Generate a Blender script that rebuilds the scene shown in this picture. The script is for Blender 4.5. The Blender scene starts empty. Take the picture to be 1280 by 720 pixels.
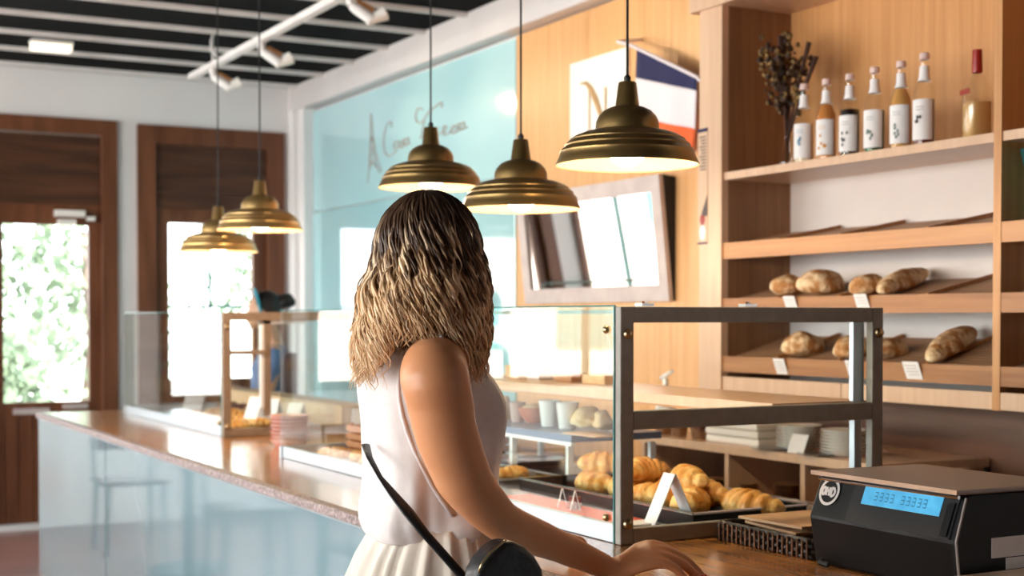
import bpy, bmesh, math, random
from mathutils import Vector, Matrix, noise
R = random.Random(7)
C = bpy.context.scene.collection
SC = bpy.context.scene
PI = math.pi

# ------------------------------------------------------------------ camera
F = 1780.0                      # focal length in pixels of the 1280 wide frame
YAW = math.radians(28.34)       # to the right of +Y
PITCH = math.radians(1.2)       # looking slightly down
CY = 398 + F * math.tan(PITCH)
CAM = Vector((0, 0, 1.45))
cam = bpy.data.cameras.new('camera'); camo = bpy.data.objects.new('camera', cam); C.objects.link(camo)
SC.camera = camo
cam.sensor_width = 36; cam.lens = F / 1280 * 36
cam.shift_y = (CY - 360) / 1280
cam.clip_start = .05; cam.clip_end = 200
camo.location = CAM
camo.rotation_euler = (PI/2 - PITCH, 0, -YAW)
cam.dof.use_dof = True; cam.dof.focus_distance = 2.85; cam.dof.aperture_fstop = 4.0
RM = camo.rotation_euler.to_matrix()
def ray(px, py):
    return (RM @ Vector(((px-640)/F, (CY-py)/F, -1)))
def onX(px, py, X):
    d = ray(px, py); return CAM + d * ((X-CAM.x)/d.x)
def onY(px, py, Y):
    d = ray(px, py); return CAM + d * ((Y-CAM.y)/d.y)
def onZ(px, py, Z):
    d = ray(px, py); return CAM + d * ((Z-CAM.z)/d.z)
def atD(px, py, D):
    return CAM + ray(px, py) * D
def proj(p):
    v = RM.transposed() @ (Vector(p) - CAM)
    return 640 + F*v.x/-v.z, CY - F*v.y/-v.z

# ------------------------------------------------------------------ world, light, exposure
SC.view_settings.view_transform = 'Standard'; SC.view_settings.look = 'None'
SC.view_settings.gamma = 1; SC.view_settings.use_curve_mapping = False
SC.view_settings.exposure = 0.68
w = bpy.data.worlds.new('sky'); SC.world = w; w.use_nodes = True
bg = w.node_tree.nodes['Background']; bg.inputs['Color'].default_value = (.93, .97, 1, 1); bg.inputs['Strength'].default_value = 4.2
def area(name, loc, rot, sx, sy, power, col=(1, 1, 1)):
    l = bpy.data.lights.new(name, 'AREA'); l.shape = 'RECTANGLE'; l.size = sx; l.size_y = sy; l.energy = power; l.color = col
    o = bpy.data.objects.new(name, l); C.objects.link(o); o.location = loc; o.rotation_euler = rot; return o
# daylight entering through the street windows (left wall) and the far wall windows
area('daylight_left', (-4.05, 5.4, 1.75), (0, -PI/2, 0), 2.2, 8.8, 480, (1, .97, .95))
#area('daylight_far', (-1.2, 10.9, 1.75), (-PI/2, 0, 0), 4.2, 2.0, 170, (.96, .98, 1))
sl = bpy.data.lights.new('sun', 'SUN'); sl.energy = 14; sl.angle = .01; sl.color = (1, .96, .9)
slo = bpy.data.objects.new('sun', sl); C.objects.link(slo); slo.rotation_euler = Vector((-.15, .6, -.8)).to_track_quat('-Z', 'Y').to_euler()
SC.cycles.max_bounces = 10; SC.cycles.transparent_max_bounces = 24
SC.cycles.glossy_bounces = 5; SC.cycles.caustics_reflective = False; SC.cycles.caustics_refractive = False
SC.cycles.sample_clamp_indirect = 6

# ------------------------------------------------------------------ materials
def mat(name, col, rough=.5, metal=0, spec=.5, coat=0, emit=None, es=0, trans=0, ior=1.45, sheen=0):
    m = bpy.data.materials.new(name); m.use_nodes = True
    b = m.node_tree.nodes['Principled BSDF']
    b.inputs['Base Color'].default_value = (*col, 1); b.inputs['Roughness'].default_value = rough
    b.inputs['Metallic'].default_value = metal; b.inputs['Specular IOR Level'].default_value = spec
    b.inputs['Coat Weight'].default_value = coat; b.inputs['Coat Roughness'].default_value = .06
    b.inputs['Transmission Weight'].default_value = trans; b.inputs['IOR'].default_value = ior
    b.inputs['Sheen Weight'].default_value = sheen
    if emit: b.inputs['Emission Color'].default_value = (*emit, 1); b.inputs['Emission Strength'].default_value = es
    return m
def nz(name, c1, c2, scale=(8, 8, 8), detail=4, rough=.5, bump=0, metal=0, spec=.5, coat=0, lo=.35, hi=.65, dist=0, sheen=0, bscale=None):
    """two-colour noise material; scale stretches the pattern"""
    m = mat(name, c1, rough, metal, spec, coat, sheen=sheen); nt = m.node_tree; b = nt.nodes['Principled BSDF']
    tc = nt.nodes.new('ShaderNodeTexCoord'); mp = nt.nodes.new('ShaderNodeMapping'); mp.inputs['Scale'].default_value = scale
    n = nt.nodes.new('ShaderNodeTexNoise'); n.inputs['Scale'].default_value = 1; n.inputs['Detail'].default_value = detail
    n.inputs['Distortion'].default_value = dist
    r = nt.nodes.new('ShaderNodeValToRGB'); r.color_ramp.elements[0].color = (*c1, 1); r.color_ramp.elements[1].color = (*c2, 1)
    r.color_ramp.elements[0].position = lo; r.color_ramp.elements[1].position = hi
    L = nt.links.new
    L(tc.outputs['Object'], mp.inputs['Vector']); L(mp.outputs['Vector'], n.inputs['Vector'])
    L(n.outputs['Fac'], r.inputs['Fac']); L(r.outputs['Color'], b.inputs['Base Color'])
    if bump:
        bp = nt.nodes.new('ShaderNodeBump'); bp.inputs['Strength'].default_value = bump; bp.inputs['Distance'].default_value = .01
        if bscale:
            n2 = nt.nodes.new('ShaderNodeTexNoise'); n2.inputs['Scale'].default_value = bscale; n2.inputs['Detail'].default_value = 4
            L(tc.outputs['Object'], n2.inputs['Vector']); L(n2.outputs['Fac'], bp.inputs['Height'])
        else: L(n.outputs['Fac'], bp.inputs['Height'])
        L(bp.outputs['Normal'], b.inputs['Normal'])
    return m
def wood(name, c1, c2, axis='z', fine=60, rough=.45, coat=0, spec=.4, long=1.5):
    s = {'x': (long, fine, fine), 'y': (fine, long, fine), 'z': (fine, fine, long)}[axis]
    return nz(name, c1, c2, s, 5, rough, .06, spec=spec, coat=coat, lo=.3, hi=.7, dist=.4)
def glass(name, tint=(.96, 1, .99), gl=1.0, ior=1.5):
    m = bpy.data.materials.new(name); m.use_nodes = True; nt = m.node_tree; nt.nodes.clear()
    out = nt.nodes.new('ShaderNodeOutputMaterial'); mx = nt.nodes.new('ShaderNodeMixShader')
    t = nt.nodes.new('ShaderNodeBsdfTransparent'); t.inputs[0].default_value = (*tint, 1)
    g = nt.nodes.new('ShaderNodeBsdfGlossy'); g.inputs['Roughness'].default_value = 0.0; g.inputs['Color'].default_value = (gl, gl, gl, 1)
    f = nt.nodes.new('ShaderNodeFresnel'); f.inputs['IOR'].default_value = ior
    L = nt.links.new
    ge = nt.nodes.new('ShaderNodeNewGeometry'); ma = nt.nodes.new('ShaderNodeMath'); ma.operation = 'SUBTRACT'; ma.inputs[0].default_value = 1
    mu = nt.nodes.new('ShaderNodeMath'); mu.operation = 'MULTIPLY'
    L(ge.outputs['Backfacing'], ma.inputs[1]); L(f.outputs[0], mu.inputs[0]); L(ma.outputs[0], mu.inputs[1])
    L(mu.outputs[0], mx.inputs[0]); L(t.outputs[0], mx.inputs[1]); L(g.outputs[0], mx.inputs[2]); L(mx.outputs[0], out.inputs[0])
    return m
M = {}
M['wall'] = nz('white_plaster', (.86, .83, .81), (.80, .77, .76), (1.2, 1.2, 1.2), 5, .85, .15)
M['ceil'] = nz('black_ceiling', (.004, .0045, .005), (.007, .007, .007), (3, 3, 3), 3, .95, spec=.1)
M['batten'] = nz('batten_white', (.84, .80, .78), (.74, .70, .68), (6, 6, 6), 3, .5)
M['beam'] = nz('grey_white_paint', (.72, .68, .67), (.64, .60, .59), (1.5, 1.5, 1.5), 4, .6)
M['floor'] = nz('red_brown_tiles', (.20, .075, .055), (.30, .14, .11), (1.5, 1.5, 1.5), 5, .28, spec=.5)
M['blue'] = nz('blue_lacquer_panel', (.40, .66, .70), (.46, .70, .74), (1, 1, 1), 2, .12, spec=.6, coat=.5)
M['blue_low'] = nz('blue_glass_panel', (.38, .66, .71), (.43, .70, .74), (1, 1, 1), 2, .05, spec=.9, coat=1)
M['counter_blue'] = nz('glossy_blue_grey_laminate', (.21, .33, .37), (.24, .36, .40), (2, 2, 2), 2, .07, spec=.6, coat=1)
M['granite'] = nz('speckled_stone_edge', (.12, .085, .08), (.46, .35, .33), (110, 110, 110), 3, .55, lo=.38, hi=.62)
M['top'] = wood('brown_counter_wood', (.40, .16, .045), (.58, .27, .085), 'y', 22, .20, coat=.25, spec=.6)
M['wpanel'] = wood('honey_wood_panel', (.64, .33, .13), (.76, .43, .19), 'z', 26, .38, spec=.45)
M['cab_shaded'] = wood('cabinet_oak_shaded', (.20, .095, .045), (.30, .15, .07), 'z', 40, .45)  # same oak, with the shade inside the cabinet put into the colour
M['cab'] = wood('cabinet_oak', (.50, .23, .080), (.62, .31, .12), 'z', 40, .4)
M['caby'] = wood('cabinet_oak_board', (.46, .21, .085), (.58, .29, .12), 'y', 40, .4)
M['cabpale'] = wood('pale_cabinet_stile', (.62, .40, .26), (.72, .49, .33), 'z', 26, .3)
M['rackwood'] = wood('rack_front_wood', (.30, .12, .04), (.44, .20, .07), 'y', 40, .4)
M['slat'] = wood('rack_slat_wood', (.20, .10, .05), (.30, .16, .08), 'y', 40, .5)
M['backwhite'] = nz('pale_back_board', (.66, .60, .57), (.58, .52, .49), (2, 2, 2), 3, .5)
M['dwood'] = wood('dark_brown_stained_wood', (.11, .035, .014), (.20, .072, .032), 'z', 14, .4)
M['dwoodx'] = wood('dark_brown_shutter', (.045, .018, .009), (.12, .045, .022), 'x', 16, .45)
M['splash'] = wood('backsplash_wood', (.14, .065, .04), (.22, .11, .07), 'y', 16, .4)
M['frame'] = nz('grey_brown_metal_frame', (.27, .25, .215), (.31, .29, .25), (30, 30, 30), 2, .5)
M['frame2'] = nz('brown_metal_frame', (.24, .17, .115), (.28, .20, .14), (30, 30, 30), 2, .45)
M['alu'] = mat('brushed_pale_metal', (.42, .47, .51), .38, .8)
M['steel'] = mat('steel', (.62, .62, .62), .25, 1)
M['chrome'] = mat('chrome', (.8, .8, .8), .1, 1)
M['brassbolt'] = mat('brass_bolt', (.45, .33, .18), .3, 1)
M['brass'] = nz('aged_brass', (.26, .165, .06), (.34, .22, .085), (9, 9, 9), 3, .36, metal=.85)
M['brassl'] = nz('light_brass', (.50, .32, .12), (.58, .38, .16), (9, 9, 9), 3, .34, metal=.8)
M['inner'] = mat('cream_enamel_inside', (.42, .29, .16), .5)
M['bulb'] = mat('lit_bulb', (1, .95, .9), .4, emit=(1, .93, .82), es=5)
M['cord'] = mat('black_cord', (.012, .012, .012), .6)
M['black'] = mat('black_plastic', (.006, .0065, .007), .36, spec=.3)
M['blackm'] = mat('black_matte', (.008, .008, .009), .6)
M['blackl'] = nz('black_leather', (.010, .010, .011), (.016, .016, .017), (60, 60, 60), 3, .42, .2)
M['greylid'] = mat('grey_brown_lid', (.30, .25, .225), .4, .2)
M['lcd'] = nz('blue_lcd', (.06, .34, .58), (.10, .45, .70), (40, 40, 40), 1, .3)
_b = M['lcd'].node_tree.nodes['Principled BSDF']; _b.inputs['Emission Color'].default_value = (.08, .42, .72, 1); _b.inputs['Emission Strength'].default_value = .35
M['lcdtxt'] = mat('lcd_text', (.03, .22, .42), .5)
M['white'] = mat('white_paint', (.82, .80, .78), .5)
M['ceramic'] = mat('white_ceramic', (.90, .86, .80), .2)
M['paper'] = nz('white_card', (.86, .82, .80), (.80, .76, .74), (20, 20, 20), 2, .7)
M['kraft'] = nz('kraft_paper', (.58, .36, .19), (.66, .43, .25), (30, 30, 30), 3, .8, .3)
M['ink'] = mat('ink', (.10, .08, .08), .7)
M['sign'] = mat('sign_brown_line', (.40, .32, .28), .6)
M['gold'] = mat('gilt_letter', (.40, .24, .10), .5)
M['poster'] = mat('cream_poster', (.86, .84, .76), .6)
M['navy'] = mat('navy_cloth', (.012, .014, .07), .8)
M['flagwhite'] = mat('white_cloth', (.80, .72, .74), .8)
M['flagred'] = mat('orange_red_cloth', (.80, .13, .03), .8)
M['red'] = mat('red_paper', (.72, .09, .04), .5)
M['redcap'] = mat('red_cap', (.30, .015, .01), .35)
M['pinkcap'] = mat('pink_white_cap', (.75, .55, .50), .35)
M['croiss'] = nz('baked_pastry', (.66, .27, .045), (.90, .55, .18), (26, 26, 26), 4, .36, .7, lo=.36, hi=.6, bscale=70)
M['croissl'] = nz('pale_pastry', (.80, .52, .22), (.92, .72, .42), (22, 22, 22), 4, .45, .4, bscale=60)
M['bread'] = nz('floured_crust', (.50, .22, .07), (.88, .66, .40), (24, 24, 24), 8, .8, 1.0, lo=.42, hi=.58, bscale=70)
M['breadd'] = nz('dark_crust', (.16, .07, .03), (.34, .17, .08), (16, 16, 16), 5, .7, .6, bscale=45)
M['choc'] = nz('chocolate_cake', (.09, .03, .022), (.22, .09, .07), (60, 60, 60), 4, .7, .8)
M['wicker'] = mat('black_wicker', (.020, .014, .010), .45)
M['orwood'] = wood('orange_crate_wood', (.48, .15, .05), (.62, .24, .09), 'x', 30, .45)
M['redwick'] = nz('red_striped_paper', (.55, .17, .11), (.80, .62, .55), (3, 3, 140), 1, .6, lo=.46, hi=.54)
M['skin'] = nz('tanned_skin', (.62, .27, .125), (.68, .31, .15), (6, 6, 6), 3, .42, .05, spec=.4, bscale=180)
_b = M['skin'].node_tree.nodes['Principled BSDF']; _b.inputs['Subsurface Weight'].default_value = .12; _b.inputs['Subsurface Radius'].default_value = (.02, .008, .004)
M['skin2'] = mat('skin_light', (.62, .34, .22), .5)
M['blouse'] = nz('white_blouse_fabric', (.72, .655, .63), (.76, .70, .67), (50, 50, 50), 4, .85, .1, sheen=.3)
M['skirt'] = nz('cream_skirt_fabric', (.72, .64, .54), (.78, .70, .60), (50, 50, 8), 4, .85, .1)
M['nail'] = mat('red_nail_polish', (.75, .06, .025), .15)
M['teal'] = mat('turquoise_cloth', (.02, .32, .42), .7)
M['shirt'] = nz('blue_shirt_cloth', (.10, .17, .32), (.14, .22, .40), (12, 12, 12), 3, .85)
M['blackcloth'] = mat('black_cloth', (.012, .012, .015), .9)
M['leaf'] = nz('tree_foliage', (.10, .15, .09), (.17, .23, .14), (3, 3, 3), 3, .7)
M['bark'] = mat('bark', (.12, .09, .07), .9)
M['pave'] = nz('pale_paving', (.60, .58, .54), (.50, .48, .45), (1, 1, 1), 3, .9)
M['tealmetal'] = mat('teal_painted_metal', (.05, .22, .22), .5)
M['glassc'] = glass('case_glass', (.95, .99, .98), 1.0, 2.0)
M['glassw'] = glass('window_glass', (.97, .99, .99), 1, 1.45)
M['mirror'] = mat('mirror_glass', (.88, .90, .90), .02, 1)
M['mframe'] = nz('greyish_pink_frame', (.50, .42, .40), (.58, .50, .47), (10, 10, 10), 3, .45)
M['edge'] = mat('glass_edge_green', (.05, .20, .19), .1)
M['clear'] = glass('bottle_glass', (.97, .97, .95), 1, 1.5)
M['flower'] = nz('dried_flower_heads', (.035, .016, .010), (.34, .20, .05), (50, 50, 50), 3, .8, lo=.50, hi=.68)
M['stem'] = mat('dried_stem', (.07, .03, .02), .8)
M['lamp_w'] = mat('emergency_light', (.9, .85, .75), .4, emit=(1, .88, .68), es=.8)
M['bluetray'] = mat('blue_grey_tray', (.16, .22, .33), .35, .2)
def liq(name, col): return mat(name, col, .1, spec=.5)

# hair: colour runs along each lock (attribute)
def hair_mat():
    m = mat('balayage_hair', (.3, .2, .1), .42, spec=.35); nt = m.node_tree; b = nt.nodes['Principled BSDF']
    a = nt.nodes.new('ShaderNodeAttribute'); a.attribute_name = 'tint'
    nt.links.new(a.outputs['Color'], b.inputs['Base Color'])
    return m
M['hair'] = hair_mat()
M['hairblack'] = mat('black_hair', (.010, .008, .008), .5)

# ------------------------------------------------------------------ mesh helpers
class MB:
    def __init__(s): s.v = []; s.f = []; s.mi = []; s.cur = 0
    def m(s, i): s.cur = i; return s
    def add(s, vs, fs):
        n = len(s.v); s.v += [Vector(v) for v in vs]
        for f in fs: s.f.append([n+i for i in f]); s.mi.append(s.cur)
        return s
    def box(s, x0, x1, y0, y1, z0, z1):
        vs = [(x, y, z) for z in (z0, z1) for y in (y0, y1) for x in (x0, x1)]
        return s.add(vs, [(0,2,3,1), (4,5,7,6), (0,1,5,4), (2,6,7,3), (0,4,6,2), (1,3,7,5)])
    def obox(s, c, ux, uy, uz, hx, hy, hz):
        c, ux, uy, uz = Vector(c), Vector(ux).normalized(), Vector(uy).normalized(), Vector(uz).normalized()
        vs = [c + ux*a*hx + uy*b*hy + uz*d*hz for d in (-1, 1) for b in (-1, 1) for a in (-1, 1)]
        return s.add(vs, [(0,2,3,1), (4,5,7,6), (0,1,5,4), (2,6,7,3), (0,4,6,2), (1,3,7,5)])
    def bar(s, p, q, w, h, up=(0, 0, 1)):
        p, q = Vector(p), Vector(q); d = (q-p)
        L = d.length; d.normalize(); sx = d.cross(Vector(up))
        if sx.length < 1e-4: sx = d.cross(Vector((1, 0, 0)))
        sx.normalize(); u = sx.cross(d)
        return s.obox((p+q)/2, d, sx, u, L/2, w/2, h/2)
    def tube(s, pts, rad, n=8, cap=True, flat=None, up=(0, 0, 1)):
        """rad: number or list; flat: optional (list of) squash of the second axis"""
        pts = [Vector(p) for p in pts]; k = len(pts)
        if not isinstance(rad, (list, tuple)): rad = [rad]*k
        if flat is None: flat = 1
        if not isinstance(flat, (list, tuple)): flat = [flat]*k
        vs = []; a = None
        for i, p in enumerate(pts):
            t = (pts[min(i+1, k-1)] - pts[max(i-1, 0)]).normalized()
            if a is None:
                a = t.cross(Vector(up))
                if a.length < 1e-3: a = t.cross(Vector((1, 0, 0)))
            a = (a - t*a.dot(t)).normalized(); b = t.cross(a)
            for j in range(n):
                an = 2*PI*j/n
                vs.append(p + a*math.cos(an)*rad[i] + b*math.sin(an)*rad[i]*flat[i])
        fs = [(i*n+j, i*n+(j+1) % n, (i+1)*n+(j+1) % n, (i+1)*n+j) for i in range(k-1) for j in range(n)]
        if cap: fs += [tuple(range(n))[::-1], tuple((k-1)*n+j for j in range(n))]
        return s.add(vs, fs)
    def lathe(s, prof, c=(0, 0, 0), n=32, caps=True):
        c = Vector(c); vs = []; k = len(prof)
        for r, z in prof:
            for j in range(n):
                vs.append(c + Vector((r*math.cos(2*PI*j/n), r*math.sin(2*PI*j/n), z)))
        fs = [(i*n+j, i*n+(j+1) % n, (i+1)*n+(j+1) % n, (i+1)*n+j) for i in range(k-1) for j in range(n)]
        if caps: fs += [tuple(range(n))[::-1], tuple((k-1)*n+j for j in range(n))]
        return s.add(vs, fs)
    def rings(s, rings, cap=True):
        n = len(rings[0]); k = len(rings); vs = [p for r in rings for p in r]
        fs = [(i*n+j, i*n+(j+1) % n, (i+1)*n+(j+1) % n, (i+1)*n+j) for i in range(k-1) for j in range(n)]
        if cap: fs += [tuple(range(n))[::-1], tuple((k-1)*n+j for j in range(n))]
        return s.add(vs, fs)
    def ell(s, c, rx, ry, rz, n=20, k=12, rot=None, fn=None):
        c = Vector(c); vs = [];
        for i in range(k+1):
            th = PI*i/k
            for j in range(n):
                ph = 2*PI*j/n
                u = Vector((math.sin(th)*math.cos(ph), math.sin(th)*math.sin(ph), math.cos(th)))
                p = Vector((u.x*rx, u.y*ry, u.z*rz))
                if fn: p = fn(p, u)
                if rot: p = rot @ p
                vs.append(c+p)
        fs = [(i*n+j, (i+1)*n+j, (i+1)*n+(j+1) % n, i*n+(j+1) % n) for i in range(k) for j in range(n)]
        return s.add(vs, fs)
    def poly(s, pts, thick):
        """flat polygon extruded by vector thick"""
        pts = [Vector(p) for p in pts]; t = Vector(thick); n = len(pts)
        return s.add(pts + [p+t for p in pts], [tuple(range(n))[::-1], tuple(range(n, 2*n))] + [(i, (i+1) % n, n+(i+1) % n, n+i) for i in range(n)])
    def build(s, name, mats, parent=None, smooth=False, bevel=0, weld=False, loc=None):
        me = bpy.data.meshes.new(name)
        vs = s.v
        if loc is not None: L = Vector(loc); vs = [v-L for v in vs]
        me.from_pydata([tuple(v) for v in vs], [], s.f); me.update()
        if not isinstance(mats, (list, tuple)): mats = [mats]
        for m_ in mats: me.materials.append(M[m_] if isinstance(m_, str) else m_)
        if len(mats) > 1: me.polygons.foreach_set('material_index', s.mi)
        bm = bmesh.new(); bm.from_mesh(me)
        bmesh.ops.remove_doubles(bm, verts=bm.verts, dist=1e-5) if weld or smooth else None
        bmesh.ops.recalc_face_normals(bm, faces=bm.faces); bm.to_mesh(me); bm.free()
        if smooth:
            me.polygons.foreach_set('use_smooth', [True]*len(me.polygons))
            if smooth == 'auto': me.set_sharp_from_angle(angle=math.radians(40))
        o = bpy.data.objects.new(name, me); C.objects.link(o)
        if loc is not None: o.location = loc
        if parent: o.parent = parent; 
        if bevel:
            b = o.modifiers.new('bevel', 'BEVEL'); b.width = bevel; b.segments = 2; b.limit_method = 'ANGLE'
        return o
def thing(name, label, cat, loc=(0, 0, 0), rotz=0, group=None):
    o = bpy.data.objects.new(name, None); C.objects.link(o); o.empty_display_size = .05
    o.location = loc; o.rotation_euler = (0, 0, rotz); o['label'] = label; o['category'] = cat
    if group: o['group'] = group
    return o
def tag(o, label, cat, group=None, kind=None):
    o['label'] = label; o['category'] = cat
    if group: o['group'] = group
    if kind: o['kind'] = kind
    return o
def struct(name, mb, m, **k):
    o = mb.build(name, m, **k); o['kind'] = 'structure'; return o
def copy_tree(o, parent=None):
    c = o.copy(); C.objects.link(c); c.parent = parent
    for ch in [x for x in bpy.data.objects if x.parent == o]: copy_tree(ch, c)
    return c
def dup(o, loc, rotz=0, label=None, group=None, scale=None):
    c = copy_tree(o); c.location = loc; c.rotation_euler = (0, 0, rotz)
    if label: c['label'] = label
    if group: c['group'] = group
    if scale: c.scale = scale if isinstance(scale, tuple) else (scale,)*3
    return c
def setp(o, p):
    """parent keeping world position (parent has only a location)"""
    o.parent = p; o.matrix_parent_inverse = Matrix.Translation(-p.location); return o
def ruled_wall(mb, axis, at, th, lo, hi, z0, z1, holes):
    """wall slab along an axis with rectangular holes [(a0,a1,z0,z1)]"""
    def b(a0, a1, c0, c1):
        if a1-a0 < 1e-4 or c1-c0 < 1e-4: return
        if axis == 'x': mb.box(a0, a1, at, at+th, c0, c1)
        else: mb.box(at, at+th, a0, a1, c0, c1)
    cur = lo
    for (a0, a1, c0, c1) in sorted(holes):
        b(cur, a0, z0, z1); b(a0, a1, z0, c0); b(a0, a1, c1, z1); cur = a1
    b(cur, hi, z0, z1)

# ------------------------------------------------------------------ room shell
YW = 10.2; XR = 3.7; XL = -3.6; YB = -2.6; ZC = 3.17
struct('floor', MB().box(XL-.2, XR+.2, YB-.2, YW+.2, -.1, 0), 'floor')
struct('ceiling', MB().box(XL-.2, XR+.2, YB-.2, YW+.2, ZC, ZC+.1), 'ceil')
mb = MB(); ruled_wall(mb, 'x', YW, .18, XL-.2, XR+.2, 0, ZC, [(-3.3, -.12, .9, 2.5), (.02, 1.16, .82, 2.6), (1.47, 2.33, .0, 2.84), (2.47, 3.56, .9, 2.83)])
struct('wall_far', mb, 'wall')
mb = MB(); ruled_wall(mb, 'y', XL-.18, .18, YB, YW, 0, ZC, [(1.1, 3.1, .7, 2.7), (3.3, 5.3, .7, 2.7), (5.5, 7.5, .7, 2.7), (7.7, 9.7, .7, 2.7)])
struct('wall_left', mb, 'wall')
struct('wall_right', MB().box(XR+.024, XR+.2, YB, YW, 0, ZC), 'wall')
struct('wall_back', MB().box(XL, XR, YB-.18, YB, 0, ZC), 'dwood')
# pale beam under the ceiling along the right wall, pilaster at the corner
struct('trim_1', MB().box(3.60, 3.72, YB, YW, 2.985, ZC), 'beam')
struct('trim_2', MB().box(3.615, 3.72, 9.90, YW, 0, 2.985).box(3.58, 3.62, 10.02, 10.14, 0, 2.985), 'wall')
# ceiling battens
k = 0; y = 10.02
while y > 2.0:
    k += 1
    struct('trim_%d' % (k+2), MB().box(XL, 3.60, y-.014, y+.014, ZC-.026, ZC), 'batten'); y -= .562
struct('baseboard_far', MB().box(XL, 0.0, YW-.02, YW, 0, .1), 'dwood')

# wall cladding
mb = MB(); o = MB().box(3.685, 3.72, 6.79, 9.90, 2.23, 2.965).build('wall_panel', 'blue', bevel=.004)
tag(o, 'upper pale blue glossy wall panel with drawn tower and script sign', 'wall panel')
o = MB().box(3.68, 3.72, 6.79, 9.90, 0.0, 2.222).build('wall_panel', 'blue_low', bevel=.004)
tag(o, 'lower pale blue glossy wall panel reflecting the windows', 'wall panel')
mb = MB()
for a in (4.6, 5.33, 6.06): mb.box(3.69, 3.72, a+.001, min(a+.729, 6.788), 0, 2.975)
o = mb.build('wood_panel', 'wpanel'); tag(o, 'honey coloured wood cladding on the wall behind the flag and mirror', 'wall panel')

# sign strokes: tower and cursive name on the blue panel
def strokes(lines, X, r, name, m, parent=None):
    mb = MB()
    for L in lines:
        P = [onX(a, b, X) for a, b in L]
        # smooth the path
        Q = []
        for i in range(len(P)-1):
            p0 = P[max(i-1, 0)]; p1 = P[i]; p2 = P[i+1]; p3 = P[min(i+2, len(P)-1)]
            for s in range(4):
                t = s/4
                Q.append(.5*((2*p1)+(p2-p0)*t+(2*p0-5*p1+4*p2-p3)*t*t+(3*p1-p0-3*p2+p3)*t**3))
        Q.append(P[-1])
        mb.tube(Q, r, 5)
    return mb.build(name, m, parent)
def sc_(L, ox=440, oy=110, s=5.54): return [(ox+a/s, oy+b/s) for a, b in L]
sg = thing('wall_sign', 'brown line drawing of a tower and cursive lettering on the blue panel', 'sign', (3.684, 8.5, 2.5))
SI = sg.location.copy()
tw = [sc_([(130,180),(128,330),(122,470),(118,560),(108,660)]), sc_([(131,180),(150,370),(172,480),(205,580)]),
      sc_([(120,560),(150,500),(190,590)]), sc_([(124,400),(160,400)]), sc_([(120,480),(172,480)]), sc_([(126,330),(152,400),(122,480)]), sc_([(150,330),(126,400),(172,480)]), sc_([(118,530),(165,490)]), sc_([(125,500),(180,560)])]
setp(strokes(tw, 3.682, .0035, 'tower_drawing', 'sign'), sg)
wr = [sc_([(275,270),(268,235),(245,250),(222,330),(222,420),(245,468),(280,460),(305,430)]),
      sc_([(330,372),(300,372),(290,400),(300,418),(325,395),(330,372),(326,410),(345,400)]),
      sc_([(362,355),(345,370),(358,390),(345,412),(335,405)]),
      sc_([(390,345),(368,358),(362,385),(375,398),(390,370),(392,345),(388,385),(402,378)]),
      sc_([(490,150),(460,140),(440,190),(455,240),(490,230),(530,170),(580,125),(620,100),(622,135)]),
      sc_([(500,230),(490,290),(480,345),(470,340)]),
      sc_([(520,330),(540,310),(548,290),(530,290),(525,320),(540,335),(570,310)]), sc_([(570,330),(575,280),(600,275)]),
      sc_([(600,320),(640,300),(655,270),(635,265),(630,300),(645,325),(680,305)]),
      sc_([(680,300),(705,280),(708,262),(690,268),(688,300),(705,315),(728,290)]),
      sc_([(745,245),(722,262),(738,285),(722,305),(715,298)]),
      sc_([(775,238),(752,250),(748,280),(760,290),(775,262),(778,235),(775,280),(800,268)])]
setp(strokes(wr, 3.682, .0045, 'lettering', 'sign'), sg)

# ------------------------------------------------------------------ far wall: door and windows
def frame_rect(mb, x0, x1, z0, z1, wd, y0, y1, bottom=True):
    mb.box(x0, x0+wd, y0, y1, z0, z1); mb.box(x1-wd, x1, y0, y1, z0, z1); mb.box(x0+wd, x1-wd, y0, y1, z1-wd, z1)
    if bottom: mb.box(x0+wd, x1-wd, y0, y1, z0, z0+wd)
d1 = MB(); frame_rect(d1, 1.36, 2.33, 0, 2.84, .11, YW-.03, YW+.12, False)
door = struct('door_1', d1, 'dwood', bevel=.004)
mb = MB()
for i in range(8): mb.box(1.47, 2.22, YW+.0+.01*(i % 2), YW+.08, 2.24+.0605*i, 2.24+.0605*i+.0603)
mb.build('roller_shutter', 'dwoodx', door)
leaf = MB(); leaf.box(1.47, 1.56, YW+.02, YW+.07, .03, 2.24); leaf.box(2.135, 2.22, YW+.02, YW+.07, .03, 2.24)
leaf.box(1.56, 2.135, YW+.02, YW+.07, 2.10, 2.24)
leaf.box(1.56, 2.135, YW+.02, YW+.07, .78, .87)
for i in range(6): leaf.box(1.56+i*.0958+.004, 1.56+(i+1)*.0958-.004, YW+.03, YW+.06, .03, .78)
leaf.box(1.55, 2.14, YW+.04, YW+.05, .03, .80)
leaf.build('door_leaf', 'dwood', door)
MB().box(1.56, 2.135, YW+.035, YW+.045, .87, 2.10).build('pane', 'glassw', door)
MB().box(1.62, 1.86, YW-.0, YW+.02, .79, .83).box(1.95, 2.12, YW, YW+.02, .82, .85).build('letter_plate', 'mframe', door)
MB().box(1.90, 2.10, YW-.05, YW+.02, 2.155, 2.20).box(1.92, 2.04, YW-.04, YW+.02, 2.10, 2.135).box(2.12, 2.17, YW-.04, YW+.02, 2.13, 2.16).build('door_closer', 'lamp_w' if 0 else 'ceramic', door)
MB().box(1.40, 2.3, YW-.06, YW+.1, 0, .035).build('threshold', 'white', door)
w2 = MB(); frame_rect(w2, 2.47, 3.56, .78, 2.83, .13, YW-.03, YW+.12)
win = struct('window_2', w2, 'dwood', bevel=.004)
mb = MB()
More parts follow.
